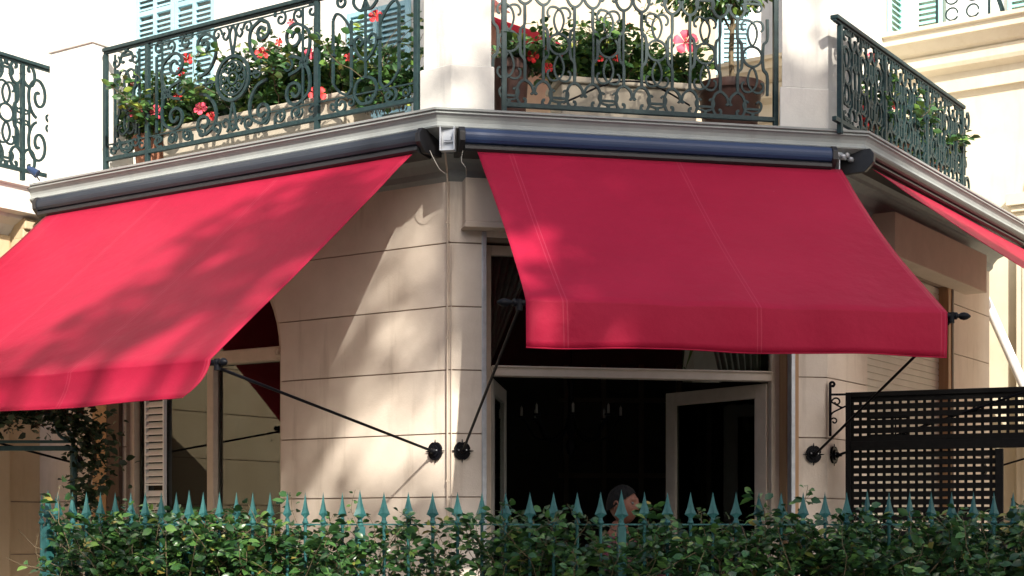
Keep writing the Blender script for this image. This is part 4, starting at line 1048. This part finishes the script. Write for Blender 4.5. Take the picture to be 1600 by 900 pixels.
# middle balcony
t6, _ = at(FF, -.02, 802, 140)
pot(FF.p(t6-.02, -.06, 4.45), .145, .42, 'brown_pot', 'dark brown pot beside the left pier of the middle balcony')
t7a, _ = at(FF, -.05, 872, 150); t7b, _ = at(FF, -.05, 1082, 150)
pl = thing('balcony_planter', 'long cream stone trough in the middle of the front balcony', 'planter', FF.p((t7a+t7b)/2, -.1, 4.45))
m = MB(); m.box(FF, t7a, t7b, -.30, .05, 4.452, 4.72); m.box(FF, t7a-.03, t7b+.03, -.33, .08, 4.72, 4.765); m.build('trough', 'planter_cream', pl, bev=.01)
m = MB(); m.box(FF, t7a+.02, t7b-.02, -.27, .03, 4.72, 4.77); m.build('soil', 'soil', pl)
hibiscus('hibiscus with deep red flowers in the brown pot by the left pier', FF, t6+.12, -.05, 4.80, .26, .08, .34, 16, bl(FF, .12, [(833, 88, .045, R_), (856, 106, .035, R_)]), 31, 28)
hibiscus('dark hibiscus at the left end of the long front trough', FF, t7a+.12, -.1, 4.76, .26, .10, .62, 22, [], 32, 34, .06)
hibiscus('tall dense hibiscus in the middle of the long front trough with small red buds', FF, (t7a+t7b)/2-.06, -.1, 4.76, .30, .10, .70, 32, bl(FF, .10, [(963, 90, .035, R_), (938, 92, .025, R_), (983, 40, .02, R_)]), 33, 34, .06)
hibiscus('hibiscus with the big open pink flower at the right end of the trough', FF, t7b-.15, -.1, 4.76, .24, .10, .46, 20, bl(FF, .16, [(1071, 66, .085, P_)]), 34, 34, .06)
t8, _ = at(FF, -.04, 1150, 150)
pot(FF.p(t8-.01, -.14, 4.45), .245, .375, 'brown_pot', 'large round dark brown pot by the right pier of the middle balcony')
tr = thing('standard_shrub', 'small round headed shrub on a bare stem in the large brown pot', 'shrub', FF.p(t8-.0, -.14, 4.8), 0)
m = MB(); q = FF.p(t8+.01, -.14, 0); m.sweep([(q[0], q[1], 4.78), (q[0]-.012, q[1], 5.05), (q[0]+.005, q[1], 5.42), (q[0]-.05, q[1], 5.55)], .022, 10, .014)
m.sweep([(q[0]+.005, q[1], 5.2), (q[0]-.08, q[1], 5.36), (q[0]-.2, q[1], 5.48)], .010, 8, .006); m.sweep([(q[0], q[1], 5.24), (q[0]+.10, q[1], 5.4), (q[0]+.2, q[1], 5.5)], .010, 8, .006); m.build('trunk', 'stem', tr, smooth=True)
C, D = [], []; rr = np.random.default_rng(41)
for i in range(1500):
    d = rr.normal(size=3); d /= np.linalg.norm(d); r_ = rr.random()**.4
    C.append((q[0]-.14+d[0]*.42*r_, q[1]+d[1]*.28*r_, 5.56+d[2]*.20*r_)); D.append((d[0], d[1], d[2]-.2))
leaves('crown', C, D, .055, 'hibiscus_leaf', tr, .5)
hz = MB(); A0 = at(FF, .12, 876, 163); 
pts = [FF.p(*(lambda q: (q[0], .12, q[1]))(at(FF, .12, px, py))) for px, py in ((880, 161), (905, 150), (935, 136), (965, 128), (990, 127), (1015, 131), (1045, 145), (1078, 165))]
hz.sweep([tuple(p) for p in cr(pts, 6)], .007, 8); o = hz.build('watering_hose', 'black_iron', None, smooth=True); tag(o, 'thin black hose arching in front of the long cream trough', 'hose')
# right balcony
for k, (px, py, bls, lab) in enumerate(((1345, 150, [(1346, 190, .06, R_), (1347, 175, .045, R_)], 'hibiscus with a red bloom near the right pier behind the slanted railing'),
                                        (1400, 190, [(1395, 165, .03, R_), (1365, 90, .05, P_)], 'yellow green hibiscus in the middle of the right balcony'),
                                        (1450, 220, [(1468, 238, .03, R_)], 'sparse hibiscus at the far end of the right balcony'))):
    tt_, _ = at(FR, 0, px, py)
    pot(FR.p(tt_, .0, 4.45), .13, .22, 'terracotta', ['terracotta pot nearest the right pier on the right balcony', 'terracotta pot in the middle of the right balcony', 'terracotta pot farthest along the right balcony'][k])
    hibiscus(lab, FR, tt_, .04, 4.65, .34, .08, .60, 20, bl(FR, .17, bls), 51+k, 24)
# red awning and hanging things upstairs, left part of the terrace
T_ = thing('terrace_awning', 'faded red awning on the terrace glimpsed above the brown pot', 'awning', (.2, 14.5, 6))
UA = Frame(-.42, 12.35, .36, .93)
m = MB(); vs, fs = [], []
for i in range(13):
    for j in range(7):
        vs.append(UA.p(i*.42, .05+j*.12, 5.78-j*.055-.02*math.sin(j/6*PI)))
for j2 in range(1): pass
for i in range(12):
    for j in range(6): a = i*7+j; fs.append((a, a+1, a+8, a+7))
b0 = len(vs)
for i in range(13): vs.append(UA.p(i*.42, .78, 5.24+.012*math.sin(i*2)))
for i in range(12): fs.append((i*7+6, b0+i, b0+i+1, (i+1)*7+6))
m.add(vs, fs); ob = m.build('fabric', 'red_canvas', T_, fix=False); s = ob.modifiers.new('s', 'SOLIDIFY'); s.thickness = .004
m = MB(); m.box(UA, 0, 5.1, -.2, .10, 5.80, 5.92); m.box(UA, 0, 5.1, -.2, .16, 5.92, 5.97); m.build('housing', 'upper_plaster', T_)
louvre_leaf(Frame(.06, 13.9, 1, .2), 0, .24, 4.47, 4.86, 0, 'white_louvre', bld, pitch=.035, fw=.025); louvre_leaf(Frame(.06, 13.9, 1, .2), .26, .5, 4.47, 4.86, 0, 'white_louvre', bld, pitch=.035, fw=.025)
m = MB(); m.box(Frame(-.25, 14.0, 1, .15), 0, .8, -.1, 0, 4.45, 5.15); m.build('parapet', 'yellow_plaster', bld)
# wall lamp on the far left white wall
lp = thing('wall_lantern', 'small dark lantern fixed high on the white wall at far left', 'lantern', (-4.1, 14.4, 6.2))
q = Vector(((118-800)/2400*14.6, 14.5, 1.6+(820-36)/2400*14.6))
m = MB(); m.lathe([(0, -.05), (.025, -.045), (.035, .0), (.02, .04), (0, .05)], tuple(q), 10); m.build('shade', 'black_iron', lp, smooth=True)
m = MB(); m.sweep([tuple(q+Vector((0, 0, .05))), tuple(q+Vector((.02, .05, .13))), tuple(q+Vector((0, .3, .12)))], .008, 6); m.build('arm', 'black_iron', lp)
# small spotlight under left pier
q = FL.p(-3.93, .42, 4.50)
sp = thing('spotlight', 'small dark blue spotlight clipped on the white balcony corner at far left', 'lamp', q)
m = MB(); Mz = Matrix.Rotation(R(125), 3, 'Y'); m.lathe([(0, -.05), (.02, -.045), (.034, .03), (.038, .05), (0, .045)], q, 16, M=Mz); m.build('lamp_head', 'cassette_navy', sp, smooth=True)
m = MB(); m.sweep([q, (q[0]+.03, q[1]+.1, q[2]-.06)], .006, 6); m.build('bracket', 'black_iron', sp)

# ================================================================== PEOPLE behind the hedge
def skin_mesh(V, E, Rd, root=0, sub=2):
    me = bpy.data.meshes.new('tmp'); me.from_pydata(V, E, []); o = bpy.data.objects.new('tmp', me); col.objects.link(o)
    s = o.modifiers.new('s', 'SKIN'); s.use_smooth_shade = True; u = o.modifiers.new('u', 'SUBSURF'); u.levels = sub
    for i, r in enumerate(Rd): me.skin_vertices[0].data[i].radius = (r if isinstance(r, tuple) else (r, r)); me.skin_vertices[0].data[i].use_root = (i == root)
    dg = bpy.context.evaluated_depsgraph_get(); dg.update(); ev = o.evaluated_get(dg); m2 = ev.to_mesh()
    vs = [tuple(v.co) for v in m2.vertices]; fs = [tuple(p.vertices) for p in m2.polygons]
    ev.to_mesh_clear(); bpy.data.objects.remove(o); bpy.data.meshes.remove(me); return vs, fs
def head_mesh(M4):
    """sculpted head, face towards -Y locally, height .23, centre at origin"""
    m = MB(); n, k = 48, 40; vs = []; fs = []
    G = lambda x, c, w: math.exp(-((x-c)/w)**2)
    for j in range(k+1):
        ph = PI*j/k; zz = math.cos(ph)
        for i in range(n):
            th = 2*PI*i/n; x = math.sin(ph)*math.sin(th); y = -math.sin(ph)*math.cos(th)   # th=0 is the face
            X = x*.078; Y = y*.098; Z = zz*.118
            low = max(0, -zz)
            X *= 1-.28*low**1.5; 
            if y > 0: Y *= 1-.45*low**1.2
            fr = max(0, -y)
            if fr > 0:
                Y += -fr**3*(.026*G(Z, -.018, .020)*G(X, 0, .016))                 # nose
                Y += -fr**3*(.012*G(Z, .012, .026)*G(X, 0, .012))                  # bridge
                Y += fr*.016*(G(Z, .016, .014)*(G(X, .030, .015)+G(X, -.030, .015)))  # sockets
                Y += -fr**2*.010*G(Z, .040, .014)*G(X, 0, .05)                     # brow
                Y += -fr**2*.012*G(Z, -.098, .018)*G(X, 0, .028)                   # chin
                Y += -fr**2*.008*(G(Z, -.052, .006)+G(Z, -.066, .007))*G(X, 0, .024)   # lips
                Y += fr**2*.004*G(Z, -.059, .003)*G(X, 0, .024)
            vs.append(M4 @ Vector((X, Y, Z)))
    for j in range(k):
        for i in range(n): a = j*n+i; b = j*n+(i+1) % n; fs.append((a, b, b+n, a+n))
    m.add(vs, fs)
    for s in (-1, 1):                         # ears
        pts = [M4 @ Vector((s*(.076+.010*math.sin(a)), .008+.016*math.cos(a), -.004+.030*math.sin(a))) for a in [2*PI*i/12 for i in range(13)]]
        m.sweep(pts, .0065, 8); m.sweep([M4 @ Vector((s*.070, .010, -.02)), M4 @ Vector((s*.080, .008, 0)), M4 @ Vector((s*.074, .006, .02))], .008, 8)
    return m
def person(label, loc, rz, H, top, armR, armL, hair_long=False):
    P = thing('person', label, 'person', loc, rz)
    Mw = WM[P.name]; s = H/1.78
    hz_ = 1.66*s
    V = [(0, 0, .95), (0, .01, 1.12), (0, .0, 1.30), (0, .01, 1.44), (0, .0, 1.50), (0, -.008, 1.58),
         (.09, 0, .90), (.10, -.02, .50), (.10, .01, .10), (.10, -.14, .04), (-.09, 0, .90), (-.10, -.02, .50), (-.10, .01, .10), (-.10, -.14, .04)]
    E = [(0, 1), (1, 2), (2, 3), (3, 4), (4, 5), (0, 6), (6, 7), (7, 8), (8, 9), (0, 10), (10, 11), (11, 12), (12, 13)]
    Rd = [(.15, .11), (.135, .10), (.155, .11), (.10, .075), (.055, .058), (.055, .06), .085, .06, .042, .035, .085, .06, .042, .035]
    arms = []
    for sd, A in ((1, armR), (-1, armL)):
        i0 = len(V); V += [(sd*.17, .01, 1.41), A[0], A[1]]; E += [(3, i0), (i0, i0+1), (i0+1, i0+2)]; Rd += [.058, .043, .027]
        el, wr = Vector(A[0]), Vector(A[1]); d = (wr-el).normalized(); side = d.cross(Vector((0, -1, .1))).normalized()
        palm = wr+d*.07; V += [tuple(palm)]; E += [(i0+2, i0+3)]; Rd += [(.034, .016)]
        nrm_ = side.cross(d)
        for f in range(4):
            off = side*(-.030+.020*f); b_ = palm+d*.015+off*.9; L_ = (.072, .082, .077, .060)[f]
            j0 = len(V); V += [tuple(b_), tuple(b_+d*L_*.5+nrm_*.012), tuple(b_+d*L_*.75+nrm_*.038)]
            E += [(i0+3, j0), (j0, j0+1), (j0+1, j0+2)]; Rd += [.0095, .0088, .0075]
        j0 = len(V); b_ = wr+d*.03-side*.03; V += [tuple(b_), tuple(b_-side*.022+d*.03+nrm_*.01), tuple(b_-side*.026+d*.055+nrm_*.02)]; E += [(i0+2, j0), (j0, j0+1), (j0+1, j0+2)]; Rd += [.012, .0105, .009]
    V = [tuple(Mw @ (Vector(v)*s)) for v in V]; Rd = [tuple(x*s for x in r) if isinstance(r, tuple) else r*s for r in Rd]
    vs, fs = skin_mesh(V, E, Rd)
    Hm = Mw @ Matrix.Translation((0, -.03*s, 1.665*s)) @ Matrix.Scale(s, 4)
    hm = head_mesh(Hm); m = MB(); m.add(vs, fs); m.add(hm.v, hm.f); body = m.build('body', 'skin', P, smooth=True, fix=False)
    body.data.set_sharp_from_angle(angle=R(180))
    for sd in (-1, 1):
        e = MB(); c = Hm @ Vector((sd*.030, -.078, .014)); e.lathe([(0, -.011), (.008, -.008), (.011, 0), (.008, .008), (0, .011)], tuple(c), 12); e.build('eye', 'eye_white', P, smooth=True)
    # hair cap
    hv, hf = [], []; n, k = 40, 16
    for j in range(k+1):
        for i in range(n):
            th = 2*PI*i/n; front = (1+math.cos(th))/2
            ph = (PI*(.60 if not hair_long else .85)-front**1.5*PI*(.30 if not hair_long else .52))*j/k
            x = math.sin(ph)*math.sin(th); y = -math.sin(ph)*math.cos(th); w = 1.09+.02*math.sin(th*9+j)
            hv.append(Hm @ Vector((x*.080*w, y*.099*w+.004, math.cos(ph)*.119*w+.002)))
    for j in range(k):
        for i in range(n): a = j*n+i; b = j*n+(i+1) % n; hf.append((a, b, b+n, a+n))
    m = MB(); m.add(hv, hf); h = m.build('hair', 'hair_dark', P, smooth=True, fix=False); h.data.set_sharp_from_angle(angle=R(180))
    # jumper: same trunk and arms, slightly larger, ending at neck and wrists
    a1, a2 = armR, armL
    V2 = [(0, 0, .90), (0, .01, 1.12), (0, 0, 1.30), (0, .01, 1.425), (0, .003, 1.475)]; E2 = [(0, 1), (1, 2), (2, 3), (3, 4)]; R2 = [(.178, .135), (.155, .12), (.178, .13), (.115, .09), (.066, .068)]
    for sd, A in ((1, armR), (-1, armL)):
        i0 = len(V2); w_ = Vector(A[0]).lerp(Vector(A[1]), .92); V2 += [(sd*.172, .01, 1.405), A[0], tuple(w_)]; E2 += [(3, i0), (i0, i0+1), (i0+1, i0+2)]; R2 += [.072, .056, .040]
    V2 = [tuple(Mw @ (Vector(v)*s)) for v in V2]; R2 = [tuple(x*s for x in r) if isinstance(r, tuple) else r*s for r in R2]
    vs, fs = skin_mesh(V2, E2, R2); m = MB(); m.add(vs, fs); m.build('jumper', top, P, smooth=True, fix=False)
    V3 = [(0, 0, .93), (.092, 0, .86), (.10, -.02, .50), (.10, .01, .10), (-.092, 0, .86), (-.10, -.02, .50), (-.10, .01, .10)]; E3 = [(0, 1), (1, 2), (2, 3), (0, 4), (4, 5), (5, 6)]
    vs, fs = skin_mesh([tuple(Mw @ (Vector(v)*s)) for v in V3], E3, [tuple((.165*s, .13*s))]+[x*s for x in (.105, .08, .065, .105, .08, .065)]); m = MB(); m.add(vs, fs); m.build('trousers', 'dark_cloth', P, smooth=True, fix=False)
    return P
YP = 9.25; XP = (967-800)/2400*YP
person('man with dark greying hair in a maroon jumper facing right behind the hedge', (XP, YP, .125), R(60), 1.70, 'maroon_wool',
       ((.30, -.05, 1.16), (.14, -.30, 1.22)), ((-.30, -.10, 1.18), (-.26, -.34, 1.20)))
YQ = 9.5; XQ = (1150-800)/2400*YQ
person('dark haired person in dark clothing with clasped hands, low behind the hedge', (XQ, YQ, .125), R(-50), 1.48, 'dark_cloth',
       ((.27, -.08, 1.22), (.06, -.27, 1.34)), ((-.27, -.08, 1.22), (-.08, -.26, 1.36)), True)

# ================================================================== STREET TREES
def tree(name, label, base_, height, blobs, nleaf, size, seed, group='plane trees along the street', mat='plane_leaf'):
    T = thing(name, label, 'tree', (*base_, 0), 0, group)
    rr = np.random.default_rng(seed); b = Vector((*base_, 0)); m = MB()
    fork = b+Vector((.2, .1, height*.38)); m.sweep([tuple(b), tuple(b+Vector((.08, 0, height*.2))), tuple(fork)], [.30, .24, .20], 14)
    m.build('trunk', 'bark', T, smooth=True); m = MB()
    C, D = [], []
    tot = sum(w for *_, w in blobs)
    for (x, y, z, rx, ry, rz_, w) in blobs:
        c = Vector((x, y, z)); mid = fork.lerp(c, .5)+Vector(rr.normal(size=3)*.2)
        m.sweep([tuple(p) for p in cr([fork, mid, c], 4)], [.13-.09*i/8 for i in range(9)], 8)
        n_tw = max(3, int(26*w/tot*len(blobs)))
        for q in range(n_tw):
            d = rr.normal(size=3); d /= np.linalg.norm(d); e = np.array(c)+d*np.array([rx, ry, rz_])*rr.uniform(.5, 1.0)
            m.sweep([tuple(c.lerp(Vector(e), .1)), tuple(c.lerp(Vector(e), .6)+Vector((0, 0, .08))), tuple(e)], [.03, .018, .008], 5)
            for _ in range(int(nleaf*w/tot/n_tw)):
                f = rr.uniform(.35, 1.08); a = rr.normal(size=3); C.append(np.array(c)*(1-f)+e*f+a*.17); D.append(a+np.array([0, 0, -.5]))
    m.build('branch', 'bark', T, smooth=True)
    leaves('crown', C, D, size, mat, T, .9)
    return T
# crown placed from the light: (x', z') on the plane y=-6 that shades each spot
tree('plane_tree', 'tall plane tree on the near pavement shading the middle awning', (7.4, -7.0), 13,
     [(5.9, -6, 15.0, .95, 1.3, .95, 1.5), (7.2, -6, 15.0, 1.0, 1.3, 1.0, 1.5), (6.3, -6.4, 13.6, 1.2, 1.4, 1.0, 1.8), (8.0, -6.2, 13.6, 1.2, 1.3, 1.1, 1.3), (5.2, -6, 14.2, .75, 1.2, .9, 1.1),
      (5.7, -6, 12.3, 1.2, 1.3, .9, 1.4), (7.2, -6, 12.0, 1.5, 1.4, 1.0, 1.7), (4.6, -6, 15.3, .55, 1.0, .55, .45), (3.9, -6, 13.3, .5, 1, .6, .35), (8.6, -5.8, 15.6, .9, 1, .8, .7),
      (6.2, -6, 11.2, 1.6, 1.3, .7, 1.3), (6.6, -6.0, 14.4, .9, 1.2, .8, 1.2), (5.1, -6, 16.2, .7, 1, .5, .6), (6.2, -6, 16.35, .9, 1.1, .55, 1.0), (7.3, -6, 16.6, .8, 1.1, .6, .8), (4.3, -6, 11.7, .8, 1, .6, .8), (5.15, -6, 12.65, .7, 1, .45, .9)], 17000, .17, 61)
tree('plane_tree', 'second plane tree farther left with thin drooping boughs over the street', (-1.5, -8.5), 13,
     [(1.5, -6, 14.35, .45, .8, .06, .06), (2.2, -6, 14.55, .65, .8, .09, .09), (2.5, -6, 15.4, .5, .8, .07, .05), (3.0, -6, 14.95, .6, .8, .10, .09), (3.3, -6, 15.5, .5, .8, .12, .07), (3.2, -6, 13.9, .5, .8, .14, .09), (-2.5, -8, 13, 2, 2, 1.8, 2.0), (-.8, -9, 15, 1.4, 1.5, 1.2, 1.3), (-3.5, -8.5, 15.5, 1.5, 1.5, 1.2, 1.3)], 9000, .17, 62)
C, D = [], []; rr = np.random.default_rng(80); mb = MB()  # unseen tree row added behind the viewer, keeping glass reflections dark
for x in (-26, -17, -8, 1, 10, 19, 28):
    mb.sweep([(x, -30, 0), (x+.2, -30, 3), (x, -30, 6)], [.3, .22, .12], 10)
    for dx, dz in ((0, 4.0), (-2.2, 6), (2.2, 6), (0, 8.0), (-3, 3.0), (3, 3.2), (-3, 9), (3, 9.3), (0, 11.3)):
        d = rr.normal(size=(700, 3)); d /= np.linalg.norm(d, axis=1, keepdims=True); q = d*rr.uniform(.3, 1, (700, 1))*[3, 2, 2]+[x+dx, -30, dz]
        C += list(q); D += list(d+[0, 0, -.5])
o = leaves('added_tree_row', C, D, .55, 'plane_leaf', None, .9); tag(o, 'dark row of unseen trees added behind the viewer to darken reflections', 'trees', kind='stuff')
n0 = len(o.data.vertices); me2 = bpy.data.meshes.new('added_row_trunks'); me2.from_pydata(mb.v, [], mb.f); me2.materials.append(MATS['bark'])
o2 = bpy.data.objects.new('added_row_trunks', me2); col.objects.link(o2); o2.parent = o
# palm added behind the room to stand in for the fanlight's reflected palm
pm = thing('palm', 'spiky palm added behind the room in place of a palm reflection', 'palm', (2.1, 18.4, 0))
m = MB(); m.sweep([(2.1, 18.4, 0), (2.12, 18.4, 1.8), (2.08, 18.4, 3.35)], [.12, .09, .08], 12); m.build('trunk', 'bark', pm, smooth=True)
C, D = [], []; rr = np.random.default_rng(9)
for k in range(15):
    d = rr.normal(size=3); d[2] = abs(d[2])*.7-.1; d /= np.linalg.norm(d)
    for q in range(7): C.append(np.array([2.08, 18.4, 3.38])+d*.12+rr.normal(size=3)*.02); D.append(d+rr.normal(size=3)*.16)
leaves('fronds', C, D, .62, 'hibiscus_leaf', pm, .06)
